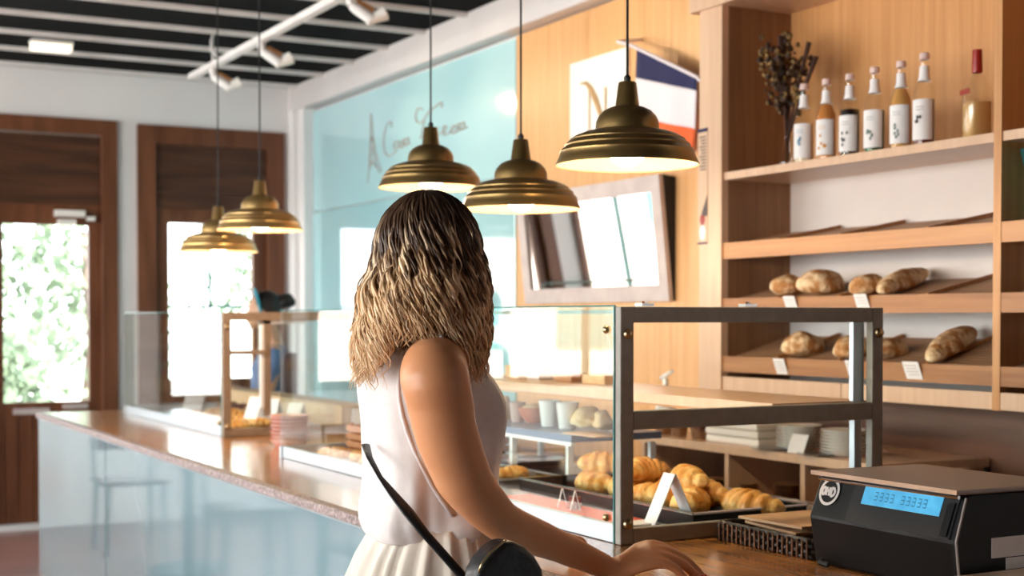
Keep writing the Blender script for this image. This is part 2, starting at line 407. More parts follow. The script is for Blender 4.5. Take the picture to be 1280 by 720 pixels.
for i in range(8): mb.box(2.60, 3.43, YW+.01*(i % 2), YW+.08, 2.24+.058*i, 2.24+.058*i+.057)
mb.build('roller_shutter', 'dwoodx', win)
mb = MB(); frame_rect(mb, 2.60, 3.43, .91, 2.24, .10, YW+.02, YW+.08); mb.build('sash', 'dwood', win)
MB().box(2.70, 3.33, YW+.045, YW+.055, 1.01, 2.14).build('pane', 'glassw', win)
MB().box(2.995, 3.015, YW+.03, YW+.045, 1.01, 2.14).box(2.70, 3.33, YW+.03, YW+.045, 1.53, 1.55).build('muntin', 'tealmetal', win)
# strip of light at the shutter's side
w3 = MB(); frame_rect(w3, -3.3, -.12, .9, 2.5, .07, YW-.02, YW+.1)
win = struct('window_3', w3, 'dwood', bevel=.004)
for x in (-2.58, -1.83, -1.08):
    MB().box(x-.022, x+.022, YW+.0, YW+.06, .97, 2.43).build('mullion', 'tealmetal', win)
MB().box(-3.23, -.19, YW+.03, YW+.04, .97, 2.43).build('pane', 'glassw', win)
w3 = MB(); frame_rect(w3, .02, 1.16, .82, 2.6, .07, YW-.02, YW+.1)
win = struct('window_7', w3, 'dwood', bevel=.004)
MB().box(.68, .71, YW+.0, YW+.05, .89, 2.53).build('mullion', 'tealmetal', win)
MB().box(.09, 1.09, YW+.05, YW+.06, .89, 2.53).build('pane', 'glassw', win)
for i, a in enumerate((1.1, 3.3, 5.5, 7.7)):
    mb = MB()
    for (p, q, r_, s_) in ((a, a+.08, .7, 2.7), (a+1.92, a+2.0, .7, 2.7), (a+.08, a+1.92, .7, .78), (a+.08, a+1.92, 2.62, 2.7), (a+.97, a+1.03, .78, 2.62)):
        mb.box(XL-.12, XL+.02, p, q, r_, s_)
    o = struct('window_%d' % (8+i), mb, 'dwood')
    MB().box(XL-.07, XL-.06, a+.08, a+1.92, .78, 2.62).build('pane', 'glassw', o)

# ------------------------------------------------------------------ outdoors, seen through the panes
struct('ground', MB().box(-25, 30, YW+.3, 60, -.12, -.02).box(-30, XL-.3, -20, YW+.3, -.12, -.02), 'pave')
def foliage(name, label, x, y, h, w, n, seed, group='trees outside the windows'):
    r = random.Random(seed)
    t = thing(name, label, 'tree', (x, y, 0), 0, group)
    mb = MB(); mb.tube([(0, 0, 0), (.1, 0, h*.35), (0, .1, h*.7)], [.12, .09, .04], 8); mb.build('trunk', 'bark', t, smooth=True)
    mb = MB()
    for i in range(n):
        a = r.uniform(0, 2*PI); u = r.uniform(0, 1)**.5; z = r.uniform(.28, 1)
        c = Vector((math.cos(a)*u*w*(1.1-z*.5), math.sin(a)*u*w*(1.1-z*.5), z*h))
        for q in range(26):
            p = c+Vector((r.gauss(0, .22), r.gauss(0, .22), r.gauss(0, .18)))
            d = Vector((r.uniform(-1, 1), r.uniform(-1, 1), r.uniform(-1, 1))).normalized(); e = d.orthogonal().normalized()*.05; d = d*.10
            mb.add([p-d, p+e, p+d, p-e], [(0, 1, 2, 3)])
    mb.build('crown', 'leaf', t)
foliage('garden_tree', 'leafy green tree outside the glazed door', 3.2, 15.5, 3.4, 1.2, 38, 3)
foliage('garden_tree', 'leafy green tree outside the window beside the door', 5.9, 17.5, 4.2, 1.3, 42, 4)
foliage('garden_bush', 'low pale bush outside the lower left of the glazed door', 1.9, 13.2, 1.25, .9, 34, 5, None)
mb = MB().box(-13, -5.2, 19, 25, -.02, 4.2)
hb = mb.build('house', nz('terracotta_render', (.80, .62, .54), (.86, .70, .62), rough=.9)); tag(hb, 'pale terracotta house across the street, seen only in reflections', 'building')
for i in range(4): setp(MB().box(-12.2+i*1.9, -11.2+i*1.9, 18.96, 19.0, 1.0, 2.5).build('house_window', 'tealmetal'), hb)
# white slatted fence beyond window 2
mb = MB()
for i in range(9): mb.box(2.9, 5.6, 12.5, 12.53, .25+.14*i, .33+.14*i)
for x in (2.9, 4.2, 5.5): mb.box(x, x+.06, 12.54, 12.58, -.02, 1.5)
tag(mb.build('slat_fence', 'white'), 'white slatted fence outside the window behind the far display case', 'fence')

# ------------------------------------------------------------------ the counter
ct = thing('service_counter', 'long counter with glossy blue grey front, stone edge and wooden top', 'counter', (1.465, 1.0, 0))
def cp(mb, name, m, **k): return setp(mb.build(name, m, **k), ct)
yC = 8.43
for (a, b) in ((1.0, 3.545), (3.555, 6.715), (6.730, yC)):
    cp(MB().box(1.475, 1.50, a, b, .0, .885), 'front_panel', 'counter_blue')
cp(MB().box(1.50, 2.70, yC-.03, yC, 0, .868), 'end_panel', 'counter_blue')
cp(MB().box(2.66, 2.70, 1.0, yC-.03, 0, .868), 'back_panel', 'dwood')
cp(MB().box(1.5005, 2.75, 1.0, yC-.0, .872, .912), 'counter_top', 'top')
cp(MB().box(1.460, 1.5, 1.0, yC+.0, .886, .9125), 'stone_edge', 'granite', bevel=.003)
cp(MB().box(1.466, 1.474, 1.0, yC, .880, .886), 'edge_strip', 'alu')
cp(MB().box(1.501, 1.51, 1.0, yC-.03, .0, .868), 'front_backing', 'blackm')

# ------------------------------------------------------------------ display cases
def display_case(label, x0, x1, y0, y1, fm, inner_post):
    t = thing('display_case', label, 'display case', (x0, y0, .912)); z0 = .9125; z1 = 1.478; e = .004
    def P(mb, name, m, **k): return setp(mb.build(name, m, **k), t)
    w_ = .038
    # near end frame
    mb = MB(); mb.box(x0, x0+w_, y0-.012, y0+.012, z0, z1); mb.box(x1-w_, x1, y0-.012, y0+.012, z0, z1)
    mb.box(x0+w_, x1-w_, y0-.012, y0+.012, z1-w_, z1); mb.box(x0+w_, x1-w_, y0-.012, y0+.012, z0, z0+w_)
    mb.box(x0+w_, x1-w_, y0-.012, y0+.012, 1.185, 1.185+.045) if not inner_post else mb.box(x0+w_, x0+.2, y0-.012, y0+.012, 1.285, 1.305)
    P(mb, 'end_frame', fm, bevel=.003)
    if inner_post:
        P(MB().box(x0+.2, x0+.232, y0+.01, y0+.03, 1.0, 1.44), 'inner_post', fm)
        P(MB().box(x0+.185, x0+.2, y0+.01, y0+.03, 1.04, 1.42).box(x0+.2, x0+.40, y0+.01, y0+.03, 1.425, 1.44), 'inner_post', 'white')
    else:
        P(MB().box(x1-.075, x1-w_, y0+.02, y0+.035, 1.215, 1.44), 'inner_post', 'alu')
    # base strips and deck
    P(MB().box(x0+.004, x0+.02, y0+.012, y1, z0, z0+.045), 'front_base', 'alu', bevel=.002)
    P(MB().box(x0+.02, x1, y0+.012, y1, z0, z0+.012), 'deck', 'alu')
    P(MB().box(x0, x1, y1-.012, y1+.012, z0, z0+.045), 'far_base', 'alu')
    P(MB().box(x1-.01, x1, y0+.012, y1-.012, z1-.012, z1).box(x1-.012, x1, y1-.02, y1-.0, z0+.045, z1), 'rear_rail', 'frame')
    # glass
    P(MB().box(x0-.001, x0+.006, y0+.013, y1, z0+.046, z1-.006), 'front_glass', 'glassc')
    P(MB().box(x0+.006, x1-.012, y0+.013, y1, z1-.005, z1+.001), 'top_glass', 'glassc')
    P(MB().box(x0+.006, x1-.014, y1-.006, y1, z0+.046, z1-.006), 'far_glass', 'glassc')
    P(MB().box(x0-.002, x0+.007, y0+.0125, y0+.018, z0, z1), 'glass_edge', 'edge')
    P(MB().tube([(x0+.001, y0+.014, z1+.002), (x0+.001, y1, z1+.002)], .0022, 6), 'glass_edge', 'edge')
    for (cx, cz, s) in ((x0+.019, z1-.065, -1), (x0+.019, z0+.05, -1), (x1-.019, z1-.065, -1)):
        b = MB(); b.lathe([(.0, .0), (.011, 0), (.013, .004), (.010, .012), (.0, .014)], n=14)
        for v in b.v: v.y, v.z = -v.z, v.y
        for v in b.v: v.x += cx; v.y += y0-.012; v.z += cz
        P(b, 'bolt', 'brassbolt', smooth=True)
    for cz in (z1-.055, z0+.06):
        b = MB(); b.lathe([(0, 0), (.009, 0), (.010, .004), (.006, .010), (0, .011)], n=12)
        for v in b.v: v.x, v.z = -v.z, v.x
        for v in b.v: v.x += x0-.001; v.y += y0+.045; v.z += cz
        P(b, 'bolt', 'brassbolt', smooth=True)
    return t
case1 = display_case('nearer glass display case with grey metal end frame, behind the customer', 1.82, 2.64, 2.847, 5.26, 'frame', False)
case2 = display_case('farther glass display case with brown metal end frame near the blond woman\'s left', 1.90, 2.70, 6.28, 8.16, 'frame2', True)
case2['label'] = 'farther glass display case with brown metal end frame, near the door'
# top clips on case 1
for y_ in (3.02, 3.24):
    pass
for q, (px, py) in enumerate(((793, 384), (874, 383))):
    p = onZ(px, py, 1.4805) if False else None
for a in (.07, .38):
    o = MB().box(1.82+a, 1.82+a+.035, 2.85, 2.88, 1.479, 1.486).tube([(1.82+a+.005, 2.852, 1.488), (1.82+a+.03, 2.875, 1.488)], .004, 8).build('glass_clip', 'chrome')
    setp(o, case1)
# wooden mid shelf in case 1
for (cs, x0, x1, y0, y1, z) in ((case1, 2.30, 2.62, 2.87, 5.2, 1.205),):
    setp(MB().box(x0, x1, y0, y1, z, z+.028).build('wooden_shelf', 'cabpale'), cs)
    setp(MB().box(x0, x1, y0, y1, z-.005, z-.001).build('shelf_underside', 'caby'), cs)
    for y in (y0+.04, (y0+y1)/2, y1-.04): setp(MB().box(x1-.02, x1+.005, y-.01, y+.01, .925, z-.006).build('shelf_bracket', 'alu'), cs)

# ------------------------------------------------------------------ pastry
def croissant_mb(L=.17, r=.034, bend=.55, seed=0):
    rr = random.Random(seed); n = 44; rings = []
    for i in range(n+1):
        t = i/n*2-1; a = t*bend*1.6
        Rr = L/(2*bend*1.6)*.95
        c = Vector((math.sin(a)*Rr, (math.cos(a)-1)*Rr*1.0, 0)); tang = Vector((math.cos(a), -math.sin(a), 0)); nor = Vector((math.sin(a), math.cos(a), 0))
        base = r*(max(0, 1-abs(t)**2.2))**.62
        seg = abs(math.sin((t*3.6+.5)*PI)); ridge = .70+.30*seg**.6
        rad = max(.0015, base*ridge)
        ring = []
        for j in range(16):
            an = 2*PI*j/16
            z = math.sin(an)*rad*.92; z = max(z, -rad*.62)
            ring.append(c + nor*math.cos(an)*rad*1.08 + Vector((0, 0, z+r*.6)))
        rings.append(ring)
    zmin = min(p.z for g in rings for p in g)
    for g in rings:
        for p in g:
            k = noise.noise(p*40+Vector((seed, 0, 0)))*.0022; p.z += k-zmin
    return MB().rings(rings)
def loaf_fn(seed, amp, f=14):
    def fn(p, u):
        k = 1+amp*noise.noise(p*f+Vector((seed*3.1, 0, 0)))
        p = p*k
        if p.z < 0: p.z *= .55
        return p
    return fn
cprot = [croissant_mb(seed=s, r=.034+.003*s).build('croissant', 'croiss', smooth=True) for s in range(3)]
first = [True]*3
def croissant(x, y, z, rz, label, group, s=1.0, kind=0, m=None):
    if first[kind]: o = cprot[kind]; first[kind] = False
    else: o = cprot[kind].copy(); C.objects.link(o)
    o.location = (x, y, z); o.rotation_euler = (0, 0, rz); o.scale = (s,)*3
    return tag(o, label, 'croissant', group)

# croissant tray in case 1
def tray(name, label, x0, x1, y0, y1, z, h, m, lm=None, cat='tray'):
    t = thing(name, label, cat, (x0, y0, z))
    mb = MB(); mb.box(x0, x1, y0, y1, z, z+.004)
    for (a, b, c, d) in ((x0, x0+.006, y0, y1), (x1-.006, x1, y0, y1), (x0+.006, x1-.006, y0, y0+.006), (x0+.006, x1-.006, y1-.006, y1)):
        mb.box(a, b, c, d, z+.004, z+h)
    setp(mb.build('tray_body', m), t)
    mb = MB().tube([(x0, y0, z+h), (x1, y0, z+h), (x1, y1, z+h), (x0, y1, z+h), (x0, y0, z+h)], .004, 6)
    setp(mb.build('tray_rim', 'steel'), t)
    if lm: setp(MB().box(x0+.02, x1-.2, y0+.02, y1-.02, z+.0042, z+.006).build('paper_liner', lm), t)
    return t
ZD = .9246
tray('croissant_tray', 'dark metal tray of croissants just behind the grey end frame', 2.07, 2.43, 2.89, 3.79, ZD, .04, 'black')
tag(MB().box(1.865, 2.055, 3.02, 3.70, ZD+.0005, ZD+.003).build('paper_sheet', 'red'), 'red paper sheet lying along the customer side of the croissant tray', 'paper')
spots = [(2.285, 2.975, .3, 1.12, 0), (2.20, 3.10, 2.7, 1.0, 1), (2.30, 3.20, .2, 1.05, 2), (2.20, 3.26, .9, 1.0, 0), (2.31, 3.36, .1, 1.0, 1), (2.21, 3.43, 2.9, 1.0, 2),
         (2.30, 3.52, .5, 1.0, 0), (2.20, 3.60, .2, .95, 1), (2.31, 3.68, 3.0, 1.0, 2)]
names = ['nearest croissant, beside the wicker bag basket', 'croissant just behind the white folded card', 'croissant at the back tray wall behind the folded card', 'croissant in the middle of the tray, customer side',
         'croissant in the middle of the tray by its back wall', 'croissant seen through the front glass, third on the customer side', 'croissant seen through the front glass near the back tray wall',
         'croissant on the customer side close to the far tray end', 'farthest croissant of the near tray by its back wall']
for (x, y, a, s, k_), nm in zip(spots, names): croissant(x+.015, y, ZD+.006, a+PI/2-.3, nm, 'croissants in the near tray', s*1.3, k_)
top = [(2.25, 3.17, 1.2, 'croissant lying on top of others behind the folded card'), (2.25, 3.40, .2, 'croissant on top of the heap in the middle of the tray'), (2.26, 3.60, 2.4, 'croissant on top of the heap at the far tray end')]
for x, y, a, nm in top: croissant(x, y, ZD+.062, a, nm, 'croissants in the near tray', 1.2, 1)
def tent(name, label, c, w, h, spread, rz, m='paper', cat='card', group=None):
    t = MB(); th = .0015
    for s in (-1, 1):
        p0 = Vector((s*spread, -w/2, 0)); p1 = Vector((s*spread, w/2, 0)); p2 = Vector((0, w/2, h)); p3 = Vector((0, -w/2, h))
        t.poly([p0, p1, p2, p3], (s*th*1.5, 0, 0))
    o = t.build(name, m); o.location = c; o.rotation_euler = (0, 0, rz); return tag(o, label, cat, group)
p = onY(845, 655, 2.955)
tent('price_card', 'tall white folded tent card standing among the croissants', (2.045, 2.955, ZD+.001), .05, .135, .066, .0)
for (px, py, lb) in ((703, 645, 'small white card in front of the croissants, left of a red jar'), (719, 640, 'small white card right of the red jar inside the case')):
    p = onX(px, py, 1.99)
    tent('price_card', lb, (p.x, p.y, ZD+.0032), .03, .05, .012, -.5, group='small cards on the red paper')
o = MB().lathe([(0, 0), (.017, 0), (.018, .004), (.018, .032), (.0, .034)], n=16).build('jam_jar', liq('dark_red_jam', (.22, .01, .012)), smooth='auto'); p = onX(711, 640, 1.99); o.location = (p.x+.02, p.y, ZD+.0032); tag(o, 'small jar of dark red jam between two white cards', 'jar')
o = MB().box(-.05, .05, -.035, .035, 0, .012).build('napkin_pack', 'paper', bevel=.003); o.location = (1.96, 3.0-.02, ZD+.0035); tag(o, 'white paper napkins lying just inside the frame corner beside the red sheet', 'napkins')
# front-side tray further along with pastries
tray('pastry_tray', 'shallow steel tray with buns, behind the customer\'s back', 1.92, 2.25, 3.86, 4.42, ZD, .03, 'steel')
for i, (x, y) in enumerate(((2.01, 3.96), (2.05, 4.12), (2.02, 4.29), (2.16, 4.0), (2.17, 4.2))):
    croissant(x, y, ZD+.006, i*1.1, ['pale bun croissant left of the blouse front', 'croissant in the middle of the steel tray', 'croissant at the far left of the steel tray', 'croissant at the back near corner of the steel tray', 'croissant at the back far corner of the steel tray'][i], 'croissants in the steel tray', .95, i % 3)

# items on the intermediate shelf of case 1 (px 620-760)
ms = thing('tiered_stand', 'blue grey metal stand under cups and pastries inside the near case', 'stand', (2.44, 4.4, ZD))
zs = 1.062
setp(MB().box(2.27, 2.61, 3.82, 4.60, zs, zs+.022).build('stand_shelf', 'bluetray'), ms)
setp(MB().box(2.27, 2.285, 3.82, 4.60, zs-.012, zs).build('stand_edge', 'white'), ms)
for (x, y) in ((2.28, 3.85), (2.28, 4.22), (2.28, 4.58), (2.59, 3.85), (2.59, 4.58)):
    setp(MB().box(x-.008, x+.012, y-.008, y+.008, ZD, zs-.012).build('leg', 'white'), ms)
ZS = zs+.0225
def cup(mb=None):
    return MB().lathe([(0, 0), (.026, 0), (.028, .004), (.038, .085), (.040, .088), (.036, .088), (.026, .008), (0, .006)], n=24)
def put(o, x, y, z, rz=0): o.location = (x, y, z); o.rotation_euler = (0, 0, rz); return o
cA = put(cup().build('paper_cup', 'ceramic', smooth='auto'), 2.40, 4.05, ZS); tag(cA, 'white paper cup nearer the metal frame, of the two on the stand', 'cup', 'white cups on the stand')
p = onX(687, 527, 2.40); cA.location.y = p.y; p2 = onX(709, 529, 2.40)
cB = cA.copy(); C.objects.link(cB); cB.location = (2.40, p2.y, ZS); cA['label'] = 'left one of the two white cups on the stand'; cB['label'] = 'right one of the two white cups on the stand'
def bag(w, d, h, seed, m, name, label):
    mb = MB()
    rings = []
    for i in range(7):
        t = i/6; ww = w*(1-.25*t*t); dd = d*(1-.75*t)
        ring = []
        for j in range(16):
            a = 2*PI*j/16; x = max(-1, min(1, 1.35*math.cos(a)))*ww/2; y = max(-1, min(1, 1.35*math.sin(a)))*dd/2
            v = Vector((x, y, t*h)); v += noise.noise_vector(v*30+Vector((seed, 0, 0)))*.004; v.z = max(v.z, 0); ring.append(v)
        rings.append(ring)
    o = mb.rings(rings).build(name, m, smooth='auto'); return tag(o, label, 'bag')
o = bag(.09, .06, .085, 1, 'kraft', 'paper_bag', 'small brown paper bag on the stand, farthest from the frame'); p = onX(630, 520, 2.42); put(o, 2.42, p.y, ZS, 1.4)
o = cup().build('paper_cup', nz('pinkish_cup', (.58, .40, .33), (.62, .44, .37), rough=.5), smooth='auto'); p = onX(647, 522, 2.40); put(o, 2.40, p.y, ZS); o.scale = (.75, .75, .8); tag(o, 'small pinkish brown cup beside the brown paper bag', 'cup')
o = MB().lathe([(0, 0), (.030, 0), (.055, .03), (.062, .055), (.058, .055), (.03, .01), (0, .008)], n=28).build('snack_bowl', nz('terracotta', (.55, .17, .09), (.62, .22, .12), rough=.4), smooth='auto'); p = onX(669, 523, 2.44); put(o, 2.44, p.y, ZS); tag(o, 'round red brown bowl between the pinkish cup and the white cups', 'bowl')
MB().ell((0, 0, .052), .05, .05, .014, 18, 8).build('filling', 'croissl', o, smooth=True)
o = MB().ell((0, 0, .04), .065, .045, .045, 24, 14, fn=loaf_fn(3, .35, 22)).build('pastry', 'croissl', smooth=True); p = onX(732, 528, 2.42); put(o, 2.42, p.y, ZS-.006, 1.5); tag(o, 'pale folded pastry right of the two white cups', 'pastry')
o = MB().ell((0, 0, .034), .035, .035, .038, 20, 12, fn=loaf_fn(6, .4, 40)).build('pastry', 'croissl', smooth=True); p = onX(754, 523, 2.44); put(o, 2.44, p.y, ZS-.006); tag(o, 'small knobbly pastry beside the metal frame post', 'pastry')
o = MB().box(-.10, .10, -.06, .06, 0, .004).build('serving_board', 'cabpale', bevel=.001); p = onX(742, 533, 2.34); put(o, 2.345, p.y, ZS, 1.57); tag(o, 'thin wooden board in front of the pale pastries', 'board')
# below the stand: stack of steel trays and a pine-cone shaped pastry
o = MB().lathe([(0, 0), (.035, 0), (.03, .03), (.018, .06), (.006, .085), (0, .09)], n=16).build('meringue', 'croissl', smooth=True); p = onX(742, 583, 2.45); put(o, 2.45, p.y, ZD); tag(o, 'cone shaped meringue under the stand near the frame post', 'pastry')
for i in range(4):
    o = MB().lathe([(0, 0), (.07, 0), (.10, .012), (.104, .014), (.07, .004), (0, .003)], n=32).build('glass_plate', 'steel', smooth='auto'); p = onX(672, 575, 2.45); put(o, 2.45, p.y, ZD+i*.007)
    tag(o, ['lowest', 'second lowest', 'second highest', 'topmost'][i]+' steel plate in the small stack under the stand', 'plate', 'steel plates under the stand')

# boxes and packets standing on the wooden mid shelf
ZM = 1.2335
for (px, w_, h_, m, lb) in ((648, .05, .045, 'kraft', 'small brown box on the wooden shelf, farthest along'), (675, .045, .045, 'mframe', 'small grey box on the wooden shelf'), (712, .06, .03, 'rackwood', 'flat brown box in the middle of the wooden shelf'), (751, .07, .03, 'kraft', 'kraft box on the wooden shelf beside the frame')):
    p = onX(px, 478, 2.5); o = MB().box(-.03, .03, -w_, w_, 0, h_).build('shelf_box', m, bevel=.002); put(o, 2.5, p.y, ZM); tag(o, lb, 'box', 'boxes on the wooden shelf')

# far end of case 1: wooden crate, cards, bottle, buns
def crate(label, x0, x1, y0, y1, z, h, m, nsl=4):
    t = thing('slatted_crate', label, 'crate', (x0, y0, z))
    mb = MB()
    for i in range(nsl):
        a = z+h*i/nsl; b = z+h*(i+.72)/nsl
        mb.box(x0, x1, y0, y0+.008, a, b); mb.box(x0, x1, y1-.008, y1, a, b); mb.box(x0, x0+.008, y0+.008, y1-.008, a, b); mb.box(x1-.008, x1, y0+.008, y1-.008, a, b)
    setp(mb.build('slat_sides', m), t)
    mb = MB()
    for (a, b) in ((x0+.009, y0+.009), (x1-.024, y0+.009), (x0+.009, y1-.024), (x1-.024, y1-.024)): mb.box(a, a+.015, b, b+.015, z, z+h)
    setp(mb.build('corner_posts', m), t)
    setp(MB().box(x0+.008, x1-.008, y0+.008, y1-.008, z, z+.006).build('base_board', m), t)
    return t
crate('orange brown slatted wooden crate inside the near case, left of the customer', 2.06, 2.5, 4.66, 5.18, ZD, .12, 'orwood')
for i, (x, y) in enumerate(((1.93, 4.62), (1.96, 4.80), (1.92, 4.95))):
    croissant(x, y, ZD+.001, i*1.3+.4, ['bun beside the customer\'s back in the near case', 'bun between two others by the front glass', 'bun nearest the far corner by the front glass'][i], 'buns by the front glass', .85, i % 3)
tent('price_card', 'cream folded card behind the orange crate in the near case', (2.12, 5.225, ZD), .03, .17, .05, 1.57, 'paper')
o = MB().lathe([(0, 0), (.022, 0), (.024, .01), (.024, .09), (.012, .12), (.012, .135), (0, .136)], n=20).build('syrup_bottle', liq('amber', (.38, .17, .05)), smooth='auto'); put(o, 2.2, 4.9, ZD+.007); tag(o, 'small amber bottle standing in the orange crate', 'bottle')
for i, (x, y, rz) in enumerate(((2.30, 4.74, .2), (2.34, 4.92, .5), (2.28, 5.08, 1.2))):
    o = MB().box(-.06, .06, -.04, .04, 0, .13).build('sweets_packet', ['alu', 'paper', 'bluetray'][i], bevel=.01); put(o, x, y, ZD+.007, rz); tag(o, ['silver wrapped packet standing in the orange crate', 'white wrapped packet in the middle of the orange crate', 'dark blue packet in the far corner of the orange crate'][i], 'packet')

# between the cases: stack of red striped baskets
for i in range(7):
    o = MB().lathe([(0, 0), (.058, 0), (.082, .03), (.086, .032), (.08, .032), (.056, .004), (0, .004)], n=28).build('paper_basket', 'redwick', smooth='auto'); put(o, 2.02+.002*(i % 2), 5.72, .9128+i*.0165, i*.4)
    tag(o, ['lowest', 'second lowest', 'third lowest', 'middle', 'third from top,', 'second from top,', 'topmost'][i]+' red striped paper basket in the stack between the two cases', 'basket', 'stacked paper baskets')

# contents of case 2
for i, (x, y, s) in enumerate(((2.02, 6.46, 1), (2.16, 6.55, 1.1), (2.03, 6.72, 1), (2.18, 6.82, 1), (2.04, 6.98, 1), (2.2, 7.08, 1.1), (2.05, 7.24, 1), (2.2, 7.36, 1))):
    croissant(x, y, ZD+.001, i*1.7, '%s golden pastry inside the far case, counted from the brown frame' % ['first', 'second', 'third', 'fourth', 'fifth', 'sixth', 'seventh', 'eighth'][i], 'pastries in the far case', s, i % 3)
for i, (x, y, w_, h_, rz, m, lb) in enumerate(((2.10, 6.40, .08, .10, .5, 'paper', 'white folded card just inside the brown end frame'), (2.33, 6.50, .09, .12, .5, 'paper', 'white folded card behind the first pastries of the far case'), (2.34, 6.9, .10, .12, .7, 'paper', 'cream folded card in the middle of the far case'), (2.12, 7.50, .12, .11, .7, 'mframe', 'greyish folded card toward the door end of the far case'))):
    tent('price_card', lb, (x, y, ZD+.06 if i < 1 else ZD), w_, h_, .045, rz, m)
tag(MB().box(2.50, 2.66, 6.35, 8.1, ZD, ZD+.11).build('cake_box', 'kraft', bevel=.004), 'long kraft cardboard riser along the back of the far case', 'box')
for i in range(3):
    o = MB().lathe([(0, 0), (.06, 0), (.06, .05), (.05, .058), (0, .06)], n=24).build('cake', 'choc' if i == 1 else 'breadd', smooth='auto'); put(o, 2.38, 7.3+.24*i, ZD); tag(o, ['round dark cake nearest the middle of the far case', 'round chocolate cake in the far case', 'round dark cake nearest the door end of the far case'][i], 'cake')

# ------------------------------------------------------------------ pendant lamps
prof = [(.118, 1.13), (.125, 1.15), (.03, 1.19)]
def pendant(px, py_rim, D, wpx, label, m):
    d = ray(px, py_rim); P0 = CAM + d*D
    r = wpx/2/F*D
    t = thing('pendant_lamp', label, 'pendant lamp', P0, 0, 'brass pendant lamps over the counter')
    outer = [(1.0, 0), (1.0, .015), (.955, .10), (.93, .17), (.935, .19), (.90, .23), (.87, .26), (.875, .28), (.83, .32), (.80, .345), (.80, .36), (.72, .41), (.6, .455), (.47, .485), (.445, .49), (.44, .52), (.435, .60), (.40, .68), (.33, .755), (.24, .80), (.175, .815), (.165, .83), (.125, 1.14), (.11, 1.155), (.0, 1.16)]
    mb = MB().lathe([(a*r, z*r) for a, z in outer], n=64, caps=False); mb.build('lamp_shade', m, t, smooth='auto')
    inn = [(1.0, .001), (.975, .012), (.94, .10), (.88, .22), (.78, .33), (.62, .43), (.44, .475), (.42, .58), (.30, .73), (.15, .78), (.0, .78)]
    mb = MB().lathe([(a*r, z*r) for a, z in inn], n=64, caps=False); mb.build('shade_lining', 'inner', t, smooth='auto')
    MB().lathe([(0, -.02*r), (.10*r, -.008*r), (.20*r, .05*r), (.26*r, .14*r), (.26*r, .22*r), (.20*r, .34*r), (.12*r, .42*r), (.1*r, .6*r), (0, .6*r)], n=28, caps=False).build('bulb', 'bulb', t, smooth=True)
    MB().tube([(0, 0, 1.15*r), (0, 0, ZC-P0.z)], .0032, 6).lathe([(0, 1.15*r), (.045*r, 1.15*r), (.05*r, 1.22*r), (0.02*r, 1.26*r)], n=12).build('cord', 'cord', t)
    MB().lathe([(0, ZC-P0.z-.03), (.04, ZC-P0.z-.025), (.045, ZC-P0.z), (0, ZC-P0.z)], n=20).build('ceiling_rose', 'cord', t)
    l = bpy.data.lights.new('bulb_light', 'POINT'); l.energy = 10; l.color = (1, .72, .44); l.shadow_soft_size = .03
    o = bpy.data.objects.new('bulb_light', l); C.objects.link(o); o.parent = t; o.location = (0, 0, -.06*r)
    return t
pendant(784, 207, 3.56, 180, 'rightmost pendant lamp, in front of the flag, aged brass', 'brass')
pendant(651, 262, 4.27, 151, 'second pendant lamp from the right, in front of the mirror', 'brass')
pendant(538.5, 235, 4.93, 131, 'pendant lamp directly above the blond woman\'s head', 'brass')
pendant(325, 288, 5.93, 107, 'light brass pendant before the shuttered window, higher of the far pair', 'brassl')
pendant(273, 315, 6.54, 98, 'leftmost and lowest pendant lamp, light brass', 'brassl')

# ------------------------------------------------------------------ track rail with spots
tr = thing('track_rail', 'white ceiling track rail running along the room', 'track rail', (2.55, 9.05, 3.0))
setp(MB().box(2.525, 2.575, 3.2, 9.07, 2.985, 3.02).build('rail', 'batten', bevel=.004), tr)
for y in (8.6, 6.6, 4.6): setp(MB().tube([(2.55, y, 3.02), (2.55, y, ZC)], .006, 8).build('hanger_rod', 'batten'), tr)
setp(MB().tube([(2.50, 8.3, 2.99), (2.46, 8.33, 3.05), (2.47, 8.36, 3.1), (2.50, 8.4, ZC)], .008, 8).build('feed_cable', 'batten', smooth=True), tr)
def spot(y, label):
    t = thing('track_spotlight', label, 'spotlight', (2.55, y, 2.985), 0, 'spotlights on the track rail')
    MB().tube([(0, 0, 0), (.0, -.01, -.05)], .022, 12).build('mount', 'white', t, smooth='auto')
    d = Vector((.75, -.35, -.55)).normalized(); c = Vector((.0, -.01, -.05))
    MB().tube([c, c+d*.03, c+d*.12], [.020, .026, .028], 16).build('lamp_body', 'white', t, smooth='auto')
    e = c+d*.12
    u = Vector((.8, -.2, .45)).normalized()
    MB().tube([e-u*.03, e+u*.02, e+u*.07], [.018, .026, .036], 16).build('lamp_head', 'ceramic', t, smooth='auto')
    MB().tube([e+u*.07, e+u*.075], [.034, .028], 16).build('lens', 'inner', t)
    l = bpy.data.lights.new('spot_light', 'SPOT'); l.energy = 13; l.specular_factor = .3; l.color = (1, .74, .45); l.spot_size = 1.5; l.spot_blend = .8; l.shadow_soft_size = .03
    so_ = bpy.data.objects.new('spot_light', l); C.objects.link(so_); so_.parent = t; so_.location = e+u*.09; so_.rotation_euler = Vector((.75, -.75, -.55)).to_track_quat('-Z', 'Y').to_euler()
    MB().tube([c+Vector((.03, 0, .02)), c+d*.09+Vector((.035, 0, .03))], .014, 8).build('bracket', 'rackwood', t)
    return t
def track_y(px): 
    p = onX(px, 100, 2.55); return p.y
spot(track_y(266), 'spotlight at the far end of the rail'); spot(track_y(327), 'middle spotlight of the three on the rail'); spot(track_y(438), 'spotlight nearest the camera on the rail, top of picture')
p = onZ(64, 62, ZC-.05)
t = thing('emergency_light', 'small cream box light on the black ceiling near the door', 'ceiling light', (p.x, p.y, ZC))
